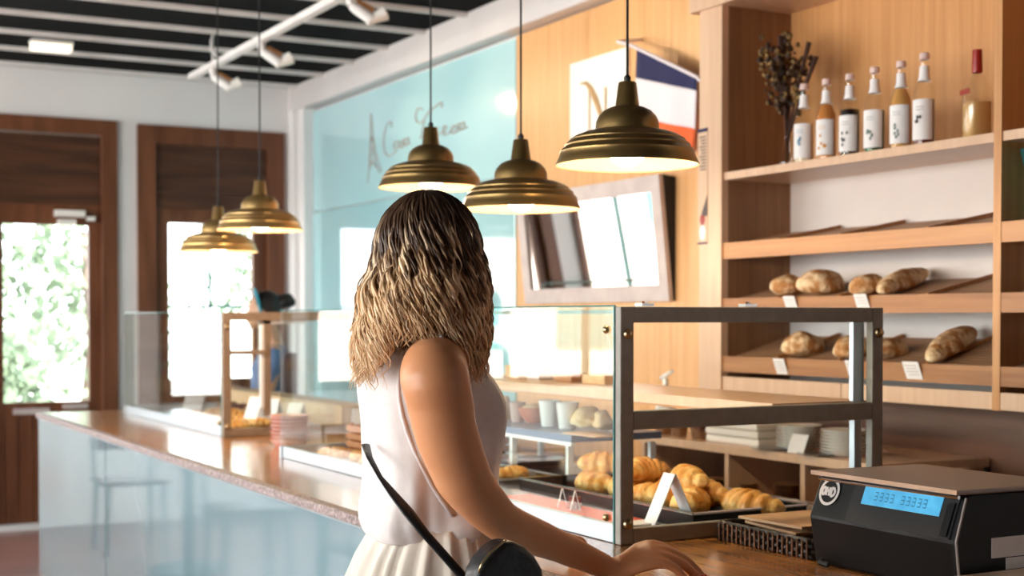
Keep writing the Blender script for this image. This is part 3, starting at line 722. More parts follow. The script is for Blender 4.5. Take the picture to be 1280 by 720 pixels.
MB().box(-.12, .12, -.05, .05, -.06, -.02).build('diffuser', 'lamp_w', t, bevel=.005); MB().box(-.125, .125, -.055, .055, -.02, 0).build('housing', 'ceramic', t)

# ------------------------------------------------------------------ wall poster, flag, hanging strip, mirror
t = thing('wall_poster', 'cream poster with a gilt letter N on the wood panel', 'poster', (3.68, 6.0, 2.4))
a, b, c_, d_ = onX(714, 83, 3.685), onX(786, 56, 3.685), onX(786, 168, 3.685), onX(714, 176, 3.685)
setp(MB().box(3.678, 3.69, b.y, a.y, (c_.z+d_.z)/2, (a.z+b.z)/2).build('poster_board', 'poster'), t)
def N_(lines, w):
    mb = MB()
    for L in lines:
        P = [onX(690+x/4.233, 60+y/4.233, 3.676) for x, y in L]
        for i in range(len(P)-1): mb.bar(P[i], P[i+1], w[min(i, len(w)-1)], .004, (1, 0, 0))
    return mb
mb = MB()
mb.tube([onX(690+x/4.233, 60+y/4.233, 3.676) for x, y in ((150,190),(180,185),(205,215),(230,270),(250,330),(285,420))], [.003, .010, .016, .020, .018, .006], 8)
mb.tube([onX(690+x/4.233, 60+y/4.233, 3.676) for x, y in ((198,225),(198,330),(198,440))], .006, 8)
mb.tube([onX(690+x/4.233, 60+y/4.233, 3.676) for x, y in ((284,205),(284,300),(284,420))], .0075, 8)
for v in mb.v: v.x = 3.674+(v.x-3.676)*.15
setp(mb.build('gilt_letter', 'gold'), t)
# flag: cloth hung by its upper edge, with slight waves
FX = 3.56
fl = thing('flag', 'blue, white and orange red flag hanging from a slanted white pole', 'flag', onX(796, 60, FX))
def cloth(q, name, m, n=14):
    tl, tr_, br, bl = [onX(*p_, FX) for p_ in q]
    vs = []; fs = []
    for i in range(n+1):
        for j in range(n+1):
            u, v = i/n, j/n
            p_ = (tl*(1-u)+tr_*u)*(1-v)+(bl*(1-u)+br*u)*v
            p_ = p_.copy(); p_.x += .012*math.sin(p_.y*26)*(p_.z-2.6)*3
            vs.append(p_)
    for i in range(n):
        for j in range(n): a_ = i*(n+1)+j; fs.append((a_, a_+1, a_+n+2, a_+n+1))
    o = MB().add(vs, fs).build(name, m, smooth=True); s_ = o.modifiers.new('s', 'SOLIDIFY'); s_.thickness = .002
    return setp(o, fl)
cloth([(796, 60), (872, 97), (871, 113), (795, 97)], 'blue_band', 'navy')
cloth([(795, 97), (871, 113), (868, 161), (795, 147)], 'white_band', 'flagwhite')
cloth([(795, 147), (868, 161), (862, 196), (795, 183)], 'red_band', 'flagred')
setp(MB().tube([onX(772, 52, FX-.01), onX(790, 57, FX-.01), onX(871, 96, FX-.01), onX(894, 119, FX-.01)], .008, 10).build('flag_pole', 'flagwhite', smooth=True), fl)
setp(MB().tube([onX(772, 52, FX-.01), Vector((3.69, onX(772, 52, FX).y, onX(772, 52, FX).z+.02))], .008, 8).build('pole_bracket', 'flagwhite'), fl)
hs = thing('hanging_strip', 'narrow paper strip with writing and a red and white figure, on the cabinet stile', 'strip', onX(879, 162, 3.338))
A, B = onX(873, 162, 3.338), onX(885, 160, 3.338); Z1 = A.z; Z0 = onX(880, 305, 3.338).z
yy0, yy1 = min(A.y, B.y), max(A.y, B.y)
def zl(f): return Z1+(Z0-Z1)*f
setp(MB().box(3.336, 3.340, yy0, yy1, Z0, Z1).build('paper_strip', 'cabpale'), hs)
setp(MB().box(3.3345, 3.3365, yy0, yy1, zl(.03), Z1).box(3.3345, 3.3365, yy0, yy1, Z0, zl(.985)).build('end_clips', 'navy'), hs)
mb = MB()
for i in range(11):
    mb.box(3.335, 3.336, yy0+.01, yy1-.012-.006*(i % 3), zl(.08+.028*i), zl(.068+.028*i))
setp(mb.build('writing_lines', 'ink'), hs)
setp(MB().ell((3.336, (yy0+yy1)/2, zl(.79)), .002, .018, .022).build('red_patch', 'redcap'), hs)
setp(MB().poly([(3.335, yy0, zl(.58)), (3.335, yy0, zl(.76)), (3.335, yy1-.02, zl(.76))], (.001, 0, 0)).build('dark_patch', 'ink'), hs)
setp(MB().ell((3.336, (yy0+yy1)/2, zl(.9)), .002, .018, .03).build('white_patch', 'white'), hs)
# mirror: wedge-shaped, top leaning into the room
y0, y1 = 5.29, 6.63; zb, zt = 1.530, 2.095; lean = .06; xb = 3.672; xt = xb-lean
mi = thing('wall_mirror', 'tilted wall mirror in a pale pinkish grey frame with black sides', 'mirror', (3.69, 5.96, zb))
def mp_(y, s, off): # point on tilted face: s along height 0..1, off outward
    n = Vector((-(zt-zb), 0, -lean)).normalized()
    return Vector((xb+(xt-xb)*s, y, zb+(zt-zb)*s)) + n*off
def slab(ya, yb, sa, sb, o0, o1, name, m):
    mb = MB(); vs = [mp_(y, s, o) for o in (o0, o1) for s in (sa, sb) for y in (ya, yb)]
    mb.add(vs, [(0,2,3,1), (4,5,7,6), (0,1,5,4), (2,6,7,3), (0,4,6,2), (1,3,7,5)]); return setp(mb.build(name, m), mi)
slab(y0+.06, y1-.06, .1, .9, .0, .006, 'mirror_glass', 'mirror')
mb = MB()
for (ya, yb, sa, sb) in ((y0, y0+.075, 0, 1), (y1-.075, y1, 0, 1), (y0+.075, y1-.075, 0, .13), (y0+.075, y1-.075, .87, 1)):
    vs = [mp_(y, s, o) for o in (-.004, .018) for s in (sa, sb) for y in (ya, yb)]
    mb.add(vs, [(0,2,3,1), (4,5,7,6), (0,1,5,4), (2,6,7,3), (0,4,6,2), (1,3,7,5)])
setp(mb.build('mirror_frame', 'mframe'), mi)
mb = MB(); mb.add([mp_(y0-.0, 0, -.006), mp_(y0, 1, -.006), Vector((3.688, y0, zt-.01)), Vector((3.688, y0, zb)), mp_(y1, 0, -.006), mp_(y1, 1, -.006), Vector((3.688, y1, zt-.01)), Vector((3.688, y1, zb))],
    [(0,1,2,3), (4,7,6,5), (0,4,5,1), (1,5,6,2), (2,6,7,3), (3,7,4,0)])
setp(mb.build('backing_box', 'blackm'), mi)

# ------------------------------------------------------------------ wall cabinet with bottle shelf and bread racks
CX = 3.35; yL = 4.48; yD = 3.105; dy = .030; xb_ = 3.69
cb = thing('wall_cabinet', 'tall oak wall cabinet with bottle shelf and slatted bread racks', 'cabinet', (CX, 3.1, 1.17))
def cbp(mb, name, m, **k): return setp(mb.build(name, m, **k), cb)
yR = 1.75
cbp(MB().box(CX-.012, CX+.02, yL, 4.625, .985, 2.72), 'pale_stile', 'cabpale')
cbp(MB().box(CX+.02, xb_, yL, yL+.03, 1.17, 2.72), 'side_panel', 'cab_shaded')
cbp(MB().box(CX-.006, xb_, yD-dy/2, yD+dy/2, 1.17, 2.72), 'divider', 'cab')
cbp(MB().box(CX, xb_, yR-.03, yR, 1.17, 2.72), 'side_panel', 'cab')
cbp(MB().box(CX-.03, xb_, yR-.05, yL+.19, 2.66, 2.75), 'cornice', 'cabpale')
for (a, b) in ((yD+dy/2, yL), (yR, yD-dy/2)):
    cbp(MB().box(xb_-.012, xb_, a, b, 2.025, 2.66), 'back_board', 'cab')
    cbp(MB().box(xb_-.012, xb_, a, b, 1.17, 2.0), 'back_board', 'backwhite')
    cbp(MB().box(CX, xb_-.012, a, b, 1.986, 2.015), 'shelf', 'cabpale')
    cbp(MB().box(CX-.004, CX+.02, a, b, 1.68, 1.742), 'rack_front', 'rackwood' if 0 else 'caby')
    m_ = (a+b)/2
    for (c0, c1) in ((a, m_-.002), (m_+.002, b)):
        cbp(MB().box(CX-.004, CX+.02, c0, c1, 1.172, 1.225), 'drawer_front', 'cabpale')
    cbp(MB().box(CX+.02, xb_-.012, a, b, 1.172, 1.20), 'bottom_board', 'caby')
    for (zf, zr) in ((1.742, 1.80), (1.528, 1.595), (1.304, 1.39)):
        mb = MB(); N = 12
        for i in range(N):
            t = (i+.5)/N; x = CX+.03+t*(xb_-.02-CX-.03); z = zf-.012+(zr-zf)*t
            mb.obox((x, (a+b)/2, z), (0, 1, 0), (1, 0, (zr-zf)/.32), (-(zr-zf)/.32, 0, 1), (b-a)/2-.002, .0068, .005)
        cbp(mb, 'rack_slats', 'slat')
        mb = MB()
        for yy in (a+.12, m_-.15, m_+.22, b-.15): mb.bar((CX+.02, yy, zf-.022), (xb_-.02, yy, zr-.022), .014, .012)
        cbp(mb, 'rack_rails', 'caby')
        for yy in (a+.30, m_+.04, m_+.38):
            mb = MB(); mb.bar((CX+.02, yy, zf-.001), (xb_-.02, yy, zr-.001), .012, .012); cbp(mb, 'rack_divider', 'rackwood')
    for zf in (1.528, 1.304): cbp(MB().box(CX-.004, CX+.02, a, b, zf-.06, zf), 'rack_front', 'rackwood')
def rackz(zf, zr, x): return zf-.005+(zr-zf)*(x-CX-.03)/(xb_-.02-CX-.03)
def loaf(name, px, py, x, zf, zr, rx, ry, rz_, yaw, seed, m, label, hz=None, pitch=0, amp=.16):
    p = onX(px, py, x); rot = Matrix.Rotation(yaw, 3, 'Z') @ Matrix.Rotation(-pitch, 3, 'Y')
    mb = MB().ell((0, 0, 0), rx, ry, rz_, 30, 18, rot=rot, fn=loaf_fn(seed, amp, 16))
    o = mb.build(name, m, smooth=True); zmin = min(v.co.z for v in o.data.vertices)
    o.location = (x, p.y, rackz(zf, zr, x-rx*.6)-zmin+.004); return tag(o, label, 'bread', 'loaves on the bread racks')
loaf('bread_loaf', 986, 360, 3.45, 1.528, 1.595, .07, .062, .052, 0, 1, 'bread', 'round loaf at the left end of the upper rack')
loaf('bread_loaf', 1026, 358, 3.46, 1.528, 1.595, .10, .085, .062, .3, 2, 'bread', 'large round loaf right of the first one on the upper rack')
loaf('bread_loaf', 1083, 360, 3.43, 1.528, 1.595, .075, .052, .045, .2, 3, 'bread', 'small pale loaf behind the right tag of the upper rack', pitch=.2)
o = loaf('bread_loaf', 1128, 356, 3.50, 1.528, 1.595, .17, .052, .042, .35, 4, 'bread', 'long loaf with a dark far end on the upper rack', pitch=.22)
loaf('bread_loaf', 1004, 437, 3.44, 1.304, 1.39, .08, .075, .062, .1, 5, 'bread', 'round loaf at the left end of the lower rack')
loaf('bread_loaf', 1065, 437, 3.43, 1.304, 1.39, .075, .062, .055, .1, 6, 'bread', 'floury round loaf left of the frame post on the lower rack')
loaf('bread_loaf', 1110, 440, 3.45, 1.304, 1.39, .09, .055, .05, .2, 7, 'bread', 'floury loaf right of the frame post on the lower rack')
loaf('bread_loaf', 1188, 432, 3.50, 1.304, 1.39, .17, .052, .045, .35, 8, 'bread', 'long brown baguette loaf at the right of the lower rack', pitch=.28)
def tag_card(px, py, zc, w_, label):
    p = onX(px, py, CX-.012); t = thing('price_tag', label, 'price tag', (CX-.010, p.y, p.z), 0, 'price tags on the rack fronts')
    mb = MB(); mb.obox((0, 0, 0), (0, 1, 0), (-.25, .18, 1), (1, 0, .2), w_, .030, .0012); mb.build('card', 'paper', t)
    mb = MB()
    for i in range(4): mb.obox((-.0035-.006*(1.2-i*.8)*.8+.0, .002*(1-i), .016-i*.010), (0, 1, 0), (-.25, .18, 1), (1, 0, .2), w_*(.7-.12*(i % 2)), .0014, .0008)
    mb.build('writing', 'mframe', t)
    return t
tag_card(988, 380, 0, .031, 'price tag under the round loaves of the upper rack')
tag_card(1077, 378, 0, .031, 'price tag under the small pale loaf of the upper rack')
tag_card(975, 458, 0, .031, 'price tag at the left of the lower rack')
tag_card(1066, 461, 0, .031, 'price tag of the lower rack half hidden by the grey frame')
tag_card(1140, 463, 0, .036, 'price tag at the right of the lower rack')

# bottles on the upper shelf
def bottle(px, H, label, lc, capm, liqm, fill, art=None, r=.036):
    X = 3.44; p = onX(px, 200, X); t = thing('syrup_bottle', label, 'bottle', (X, p.y, 2.0155), -.35, 'labelled bottles on the upper shelf')
    h = H
    pr = [(0, 0), (r*.9, 0), (r, .006), (r, .58*h), (r*.93, .63*h), (r*.55, .70*h), (r*.40, .76*h), (r*.37, .93*h), (r*.42, .94*h), (r*.42, .955*h), (r*.34, .96*h), (0, .96*h)]
    MB().lathe(pr, n=28).build('glass_body', 'clear', t, smooth='auto')
    q = r-.003; f = fill
    MB().lathe([(0, .004), (q*.95, .004), (q, .01), (q, min(f, .57)*h)] + ([(q*.5, .69*h), (q*.35, min(f, .9)*h), (0, min(f, .9)*h)] if f > .6 else [(0, f*h)]), n=24).build('liquid', liqm, t, smooth='auto')
    MB().lathe([(r*.46, .93*h), (r*.46, .99*h), (r*.42, h), (0, h)], n=20, caps=False).build('cap', capm, t, smooth='auto')
    # neck label
    MB().lathe([(r*.60, .70*h), (r*.47, .76*h), (r*.44, .86*h)], n=20, caps=False).build('neck_label', 'paper', t, smooth=True)
    # front label: a curved patch
    mb = MB(); n = 14; vs = []; fs = []
    for i in range(n+1):
        a = math.radians(215)+(i/n-.5)*math.radians(150)
        for z in (.07*h, .50*h): vs.append((math.cos(a)*(r+.0012), math.sin(a)*(r+.0012), z))
    for i in range(n): fs.append((2*i, 2*i+1, 2*i+3, 2*i+2))
    mb.add(vs, fs).build('front_label', 'paper', t, smooth=True)
    if art:
        mb = MB(); a = math.radians(222); rr = random.Random(int(px))
        for k2 in range(6):
            aa = a+rr.uniform(-.4, .4); zz = h*rr.uniform(.14, .32)
            mb.ell((math.cos(aa)*(r+.001), math.sin(aa)*(r+.001), zz), .003, .007, .006, 8, 6)
        for k2 in range(2):
            for k3 in range(5):
                aa = a-.35+k3*.16; mb.ell((math.cos(aa)*(r+.001), math.sin(aa)*(r+.001), h*(.42-.03*k2)), .0016, .003, .0016, 6, 4)
        mb.build('label_print', art, t)
    return t
amber = liq('amber_syrup', (.55, .20, .05)); dark = liq('black_syrup', (.02, .012, .01)); green = liq('green_syrup', (.02, .10, .05)); honey = liq('honey_syrup', (.60, .30, .09)); wine = liq('wine_syrup', (.12, .012, .015)); pale = liq('pale_syrup', (.70, .58, .40))
ab = liq('art_blue', (.15, .35, .5)); ao = liq('art_orange', (.75, .35, .08)); ak = liq('art_black', (.05, .05, .05)); ag = liq('art_grey', (.2, .28, .25))
bottle(1005, .295, 'clear bottle with a bluish label, nearest the dried flowers', 0, 'pinkcap', pale, .5, ab)
bottle(1033, .295, 'bottle of amber syrup, second from the dried flowers', 0, 'pinkcap', amber, .62, ao)
bottle(1062, .295, 'bottle of nearly black syrup, third from the dried flowers', 0, 'pinkcap', dark, .6, ak)
bottle(1093, .300, 'bottle of dark green syrup, middle of the row', 0, 'pinkcap', green, .5, ag)
bottle(1126, .300, 'bottle of honey coloured syrup with white label, left of the wine red one', 0, 'pinkcap', honey, .62, ag)
bottle(1155, .310, 'bottle of wine red syrup, rightmost of the six matching ones', 0, 'pinkcap', wine, .5, ak)
X = 3.46; p = onX(1221, 170, X); t = thing('spirit_bottle', 'square shouldered clear bottle with tall dark red cap by the divider', 'bottle', (X, p.y, 2.0155), -.3)
mb = MB()
def sq(w_, z, n=24):
    return [Vector((math.copysign(abs(math.cos(2*PI*j/n))**.6, math.cos(2*PI*j/n))*w_, math.copysign(abs(math.sin(2*PI*j/n))**.6, math.sin(2*PI*j/n))*w_, z)) for j in range(n)]
mb.rings([sq(.038, 0), sq(.042, .006), sq(.042, .15), sq(.040, .17), sq(.025, .195), sq(.014, .21), sq(.013, .25)]).build('glass_body', 'clear', t, smooth='auto')
MB().rings([sq(.037, .004), sq(.039, .008), sq(.039, .12)]).build('liquid', liq('pale_amber', (.60, .36, .14)), t, smooth='auto')
MB().lathe([(.016, .215), (.017, .222), (.015, .288), (0, .29)], n=20, caps=False).build('cap', 'redcap', t, smooth='auto')
mb = MB().box(-.0435, -.042, -.03, .03, .145, .162); mb.build('neck_label', 'redcap', t)
# dried flowers in a small glass vase
X = 3.47; p = onX(984, 205, X); t = thing('flower_vase', 'glass vase of dark dried flowers at the left of the upper shelf', 'vase', (X, p.y, 2.0155))
MB().lathe([(0, 0), (.03, 0), (.034, .01), (.028, .05), (.016, .09), (.018, .12), (.014, .12), (.012, .09), (.024, .05), (.028, .012), (0, .008)], n=24).build('vase_glass', 'clear', t, smooth='auto')
st = MB(); fh = MB(); rr = random.Random(11)
for i in range(26):
    a = rr.uniform(0, 2*PI); sp = rr.uniform(.01, .12); h = rr.uniform(.26, .47)
    tip = Vector((math.cos(a)*sp*.8, math.sin(a)*sp+.01, h)); mid = tip*.5+Vector((0, 0, .04)); mid.x *= .35; mid.y *= .35
    st.tube([(0, 0, .02), mid, tip], [.0022, .002, .0015], 5)
    for q in range(9):
        c = tip+Vector((rr.gauss(0, .012), rr.gauss(0, .013), rr.gauss(-.01, .03))); s_ = rr.uniform(.004, .012)
        fh.ell(c, s_, s_, s_*1.2, 7, 5, fn=lambda p_, u_: p_*(1+.5*noise.noise(p_*160)))
for dx, dy, h in ((.02, -.10, .46), (.02, -.14, .40), (-.02, .02, .50)):
    st.tube([(0, 0, .1), (dx*.4, dy*.4, h*.6), (dx, dy, h)], [.004, .006, .010], 7)
st.build('stems', 'stem', t, smooth=True); fh.build('flower_heads', 'flower', t, smooth=True)
# dark object with turquoise side in right bay
p = onX(1272, 275, 3.42)
o = MB().obox((0, 0, .10), (.3, 1, 0), (1, -.3, .35), (-.35, 0, 1), .10, .012, .11).build('leaning_book', 'tealmetal', bevel=.003); o.location = (3.45, p.y-.07, 1.765); tag(o, 'dark teal book leaning on the rack at the right picture edge', 'book')

# ------------------------------------------------------------------ back counter and cubby unit
tag(MB().box(3.05, 3.675, 1.0, 6.95, 0, .76).build('back_counter', 'dwood'), 'dark wooden back counter along the wall', 'counter')
tag(MB().box(3.665, 3.689, 1.0, 4.79, .765, 1.168).build('backsplash', 'splash'), 'dark brown wooden backsplash under the wall cabinet', 'panel')
cu = thing('cubby_unit', 'low oak cubby unit with three compartments holding dark cups and plates', 'shelf unit', (3.18, 4.1, .762))
yA, yB_ = 3.42, 4.80
setp(MB().box(3.16, 3.655, yA, yB_, .955, .985).build('top_board', 'cabpale'), cu)
setp(MB().box(3.17, 3.655, yA, yB_, .765, .79).build('bottom_board', 'caby'), cu)
for y in (yA+.02, onX(1006, 590, 3.18).y, onX(911, 570, 3.18).y, yB_-.03): setp(MB().box(3.17, 3.655, y-.012, y+.012, .79, .955).build('divider', 'cabpale'), cu)
setp(MB().box(3.64, 3.655, yA, yB_, .79, .955).build('back_board', 'blackm'), cu)
def pz(px, x=3.3, py=560): return onX(px, py, x).y
plate_prof = [(0, 0), (.045, 0), (.05, .004), (.078, .014), (.081, .017), (.05, .008), (0, .006)]
def stack(n, x, y, z, prof, m, label, group, cat='plate', name='plate', step=.0105, s=1):
    base = MB().lathe([(a*s, b*s) for a, b in prof], n=32).build(name, m, smooth='auto')
    for i in range(n):
        o = base if i == 0 else base.copy()
        if i: C.objects.link(o)
        o.location = (x+.001*((i*7) % 3), y, z+i*step)
        wds = ['lowest', 'second lowest', 'third lowest', 'fourth lowest', 'fourth highest', 'third highest', 'second highest', 'topmost']
        wd_ = wds[i] if n == 8 or i < n-1 else 'topmost'
        tag(o, wd_+' '+label, cat, group)
stack(8, 3.27, pz(1055, 3.27), .9852, plate_prof, 'ceramic', 'white plate in the right stack on the cubby unit', 'white plates, right stack')
stack(8, 3.27, pz(1005, 3.27)+.03, .9852, plate_prof, 'ceramic', 'white plate in the left stack on the cubby unit', 'white plates, left stack')
for i in range(3):
    o = MB().box(-.09, .09, -.16, .16, 0, .026).build('white_tray', 'ceramic', bevel=.008); put(o, 3.30+.004*i, pz(938, 3.3)+.01*i, .9852+i*.028); tag(o, ['bottom white rectangular dish left of the plates', 'middle white rectangular dish left of the plates', 'top white rectangular dish left of the plates'][i], 'dish', 'white dishes on the cubby unit')
for i, px in enumerate((829, 849, 874)):
    o = MB().lathe([(0, 0), (.028, 0), (.036, .045)], n=20, caps=False).build('muffin', 'breadd', smooth='auto')
    MB().ell((0, 0, .05), .042, .042, .028, 18, 10, fn=loaf_fn(i, .3, 40)).build('muffin_top', 'choc', o, smooth=True)
    put(o, 3.24, pz(px, 3.24), .9852); tag(o, ['leftmost chocolate muffin on the cubby unit', 'middle chocolate muffin on the cubby unit', 'chocolate muffin nearest the white dishes'][i], 'muffin', 'chocolate muffins')
o = MB().obox((0, 0, .03), (0, 1, 0), (.5, 0, 1), (1, 0, -.5), .035, .035, .0012).build('price_card', 'paper'); put(o, 3.185, pz(996, 3.18), .989, .2); tag(o, 'white card leaning against the left stack of plates', 'card')
tag(MB().lathe([(0, 0), (.05, 0), (.085, .006), (.088, .008), (0, .003)], (3.215, pz(965, 3.2), .9853), n=28).build('dark_plate', 'steel', smooth='auto'), 'flat dark metal plate in front of the white dishes', 'plate')
tag(MB().lathe([(0, 0), (.05, 0), (.07, .006), (.072, .008), (0, .003)], (3.20, pz(1022, 3.2), .9853), n=28).build('dark_plate', 'steel', smooth='auto'), 'flat dark metal plate in front of the plate stacks', 'plate')
for (px, n, nm) in ((856, 3, 'dark brown saucer in the left compartment'), (893, 4, 'dark brown saucer beside the first divider'), (928, 4, 'dark brown saucer in the middle compartment'), (985, 6, 'dark brown saucer in the stack by the second divider')):
    stack(n, 3.26, pz(px, 3.26, 590), .7905, [(0, 0), (.03, 0), (.055, .010), (.058, .013), (.03, .005), (0, .004)], 'breadd', nm, nm+'s', 'saucer', 'saucer', .012, .95)
# soap pump on the back counter top shelf of the cubby
X = 3.32; p = onX(832, 500, X); t = thing('pump_bottle', 'white pump bottle behind the wooden shelf', 'bottle', (X, p.y, .7605))
hz = onX(832, 470, X).z-.7605
MB().lathe([(0, 0), (.04, 0), (.042, .01), (.042, hz-.09), (.02, hz-.06), (.012, hz-.05), (.012, hz-.01), (0, hz-.01)], n=24).build('bottle_body', 'ceramic', t, smooth='auto')
MB().tube([(0, .035, hz-.01), (0, 0, hz+.002), (0, -.05, hz+.022)], [.008, .010, .006], 10).build('pump_head', 'ceramic', t, smooth=True)
# box with grey roll, right of cubby
t = thing('wooden_box', 'low wooden box with grey paper lining behind the card terminal', 'box', (3.15, 2.9, .7605))
ya, yb = onX(1247, 600, 3.12).y, onX(1105, 575, 3.12).y
setp(MB().box(3.12, 3.5, ya-.03, ya, .765, .965).box(3.12, 3.5, yb, yb+.03, .765, .965).box(3.12, 3.5, ya, yb, .765, .78).build('box_body', 'cabpale'), t)
mb = MB(); rings = []
for i in range(15):
    f = i/14; y = ya+(yb-ya)*f; hh = .93+.03*math.sin(f*7)*f
    rings.append([Vector((3.13, y, .782)), Vector((3.128, y, hh-.03)), Vector((3.16, y, hh)), Vector((3.3, y, hh+.015)), Vector((3.45, y, hh-.01)), Vector((3.46, y, .782))])
setp(mb.rings(rings).build('paper_lining', nz('grey_paper', (.42, .36, .34), (.48, .42, .40), rough=.7), smooth='auto'), t)

# ------------------------------------------------------------------ wicker basket with paper bags
bx = thing('wicker_basket', 'flat black wicker basket between the case frame and the register', 'basket', (2.22, 2.63, .9125))
def wick(x0, x1, y0, y1, z0, h):
    mb = MB(); nr = 4
    for i in range(nr):
        z = z0+.006+i*h/nr
        pts = []
        for (a, b, c, d, n) in ((x0, y0, x1, y0, 16), (x1, y0, x1, y1, 20), (x1, y1, x0, y1, 16), (x0, y1, x0, y0, 20)):
            for k_ in range(n):
                t = k_/n; off = .004*(1 if (k_+i) % 2 else -1)
                x = a+(c-a)*t; y = b+(d-b)*t
                if a == c: x += off
                else: y += off
                pts.append((x, y, z))
        pts.append(pts[0]); mb.tube(pts, .0062, 6)
    st_ = MB()
    for (a, b, c, d, n) in ((x0, y0, x1, y0, 16), (x1, y0, x1, y1, 20), (x1, y1, x0, y1, 16), (x0, y1, x0, y0, 20)):
        for k_ in range(n):
            t = (k_+.5)/n; x = a+(c-a)*t; y = b+(d-b)*t; oo = (x-(x0+x1)/2, y-(y0+y1)/2); ex = .008 if a == c else 0; ey = 0 if a == c else .008; x += math.copysign(ex, oo[0]); y += math.copysign(ey, oo[1]); st_.tube([(x, y, z0+.001), (x, y, z0+h*.9)], [.0026, .0026], 5)
    return mb, st_
a, b = wick(2.085, 2.40, 2.46, 2.80, .9125, .048)
setp(a.build('woven_sides', 'wicker', smooth=True), bx); setp(b.build('stakes', 'breadd'), bx)
setp(MB().box(2.09, 2.395, 2.465, 2.795, .9128, .917).build('basket_base', 'wicker'), bx)
for i in range(5):
    o = MB().box(-.13, .13, -.11, .11, 0, .006)
    for v in o.v: v.z += .004*math.sin(v.x*20+i)
    o = o.build('paper_bag', 'kraft'); put(o, 2.245+.006*(i % 2), 2.645+.012*math.sin(i*2), .9178+i*.0115, .12*math.sin(i*1.7)); tag(o, ['lowest brown paper bag in the wicker basket', 'second lowest brown paper bag in the wicker basket', 'middle brown paper bag in the wicker basket', 'second brown paper bag from the top in the wicker basket', 'topmost brown paper bag in the wicker basket'][i], 'paper bag', 'paper bags in the wicker basket')

# ------------------------------------------------------------------ register / terminal
A = Vector((2.055, 2.435, .9128)); W = .425; ang = -PI/2
rg = thing('cash_register', 'black till terminal with blue display and round white logo', 'register', A, ang)
# local: x along front (0..W), y depth (+ into counter side), z up
sgn = 1; Dp = .32; H = .20
def rb(pts2, x0, x1, name, m, bevel=.006):
    mb = MB(); n = len(pts2)
    mb.add([(x0, y, z) for y, z in pts2] + [(x1, y, z) for y, z in pts2], [tuple(range(n)), tuple(range(n, 2*n))[::-1]] + [(i, (i+1) % n, n+(i+1) % n, n+i) for i in range(n)])
    return mb.build(name, m, rg, bevel=bevel)
s = sgn
rb([(.018*s, 0), (.0, .10), (.0, .107), (.033*s, H-.008), (.045*s, H-.003), (Dp, H-.008), (Dp, 0)], 0, W, 'housing', 'black')
# recessed dark fascia on the sloped front
import mathutils
def fp(x, t, off=0):  # point on the sloped front, t from 0 bottom (z=.115) to 1 (z=H-.015)
    n = Vector((0, -.085, .033)).normalized()*off
    return Vector((x, .033*t, .107+.085*t)) + n
def fquad(x0, x1, t0, t1, o0, o1, name, m):
    vs = [fp(x, t, o) for o in (o0, o1) for t in (t0, t1) for x in (x0, x1)]
    return MB().add(vs, [(0,2,3,1), (4,5,7,6), (0,1,5,4), (2,6,7,3), (0,4,6,2), (1,3,7,5)]).build(name, m, rg)
fquad(.115, W-.012, .0, 1.0, .0005, .002, 'fascia', 'blackm')
fquad(.150, .372, .46, .90, .002, .0035, 'display', 'lcd')
mb = MB()
for i in range(10):
    x = .185+i*.0155
    if i == 4: continue
    for t_ in (.58, .67, .76):
        vs = [fp(xx, tt, .004) for tt in (t_, t_+.025) for xx in (x, x+.009)]
        mb.add(vs, [(0, 1, 3, 2)])
    vs = [fp(xx, tt, .004) for tt in (.58, .78) for xx in (x+.0075, x+.009)]; mb.add(vs, [(0, 1, 3, 2)])
mb.build('display_digits', 'lcdtxt', rg)
fquad(W-.036, W-.018, .05, .8, .002, .006, 'card_slot', 'alu' if 0 else 'black')
# logo: ring, white band with dark letters
def disc(cx, t, r0, r1, off, name, m, n=40):
    mb = MB(); c = fp(cx, t, off); ux = Vector((1, 0, 0)); uy = (fp(0, 1)-fp(0, 0)).normalized()
    vs = []; fs = []
    for j in range(n):
        a = 2*PI*j/n; e = ux*math.cos(a)+uy*math.sin(a); vs += [c+e*r0, c+e*r1]
    for j in range(n): k_ = (j+1) % n; fs.append((2*j, 2*j+1, 2*k_+1, 2*k_))
    return mb.add(vs, fs).build(name, m, rg)
disc(.045, .62, .0245, .031, .0030, 'logo_ring', 'white')
c = fp(.045, .62, .0034); uy = (fp(0, 1)-fp(0, 0)).normalized(); ux = Vector((1, 0, 0))
mb = MB()
def stroke(pts, w_=.0032):
    P = [c+ux*a*.001+uy*b*.001 for a, b in pts]
    for i in range(len(P)-1):
        d = (P[i+1]-P[i]).normalized(); nn = d.cross(Vector((0, -s, .4)).normalized())*w_
        mb.add([P[i]-nn-d*.001, P[i]+nn-d*.001, P[i+1]+nn+d*.001, P[i+1]-nn+d*.001], [(0, 1, 2, 3)])
stroke([(-22, 5), (-18, 9), (-13, 7), (-12, -2), (-16, -8), (-21, -5), (-22, 5)])
stroke([(-8, 9), (-8, -8)]); stroke([(-8, 1), (1, 3)]); stroke([(1, 9), (1, -8)])
stroke([(7, 9), (7, -8)]); stroke([(7, 9), (14, 8), (18, 2), (17, -5), (12, -9), (7, -8)])
mb.build('logo_letters', 'white', rg)
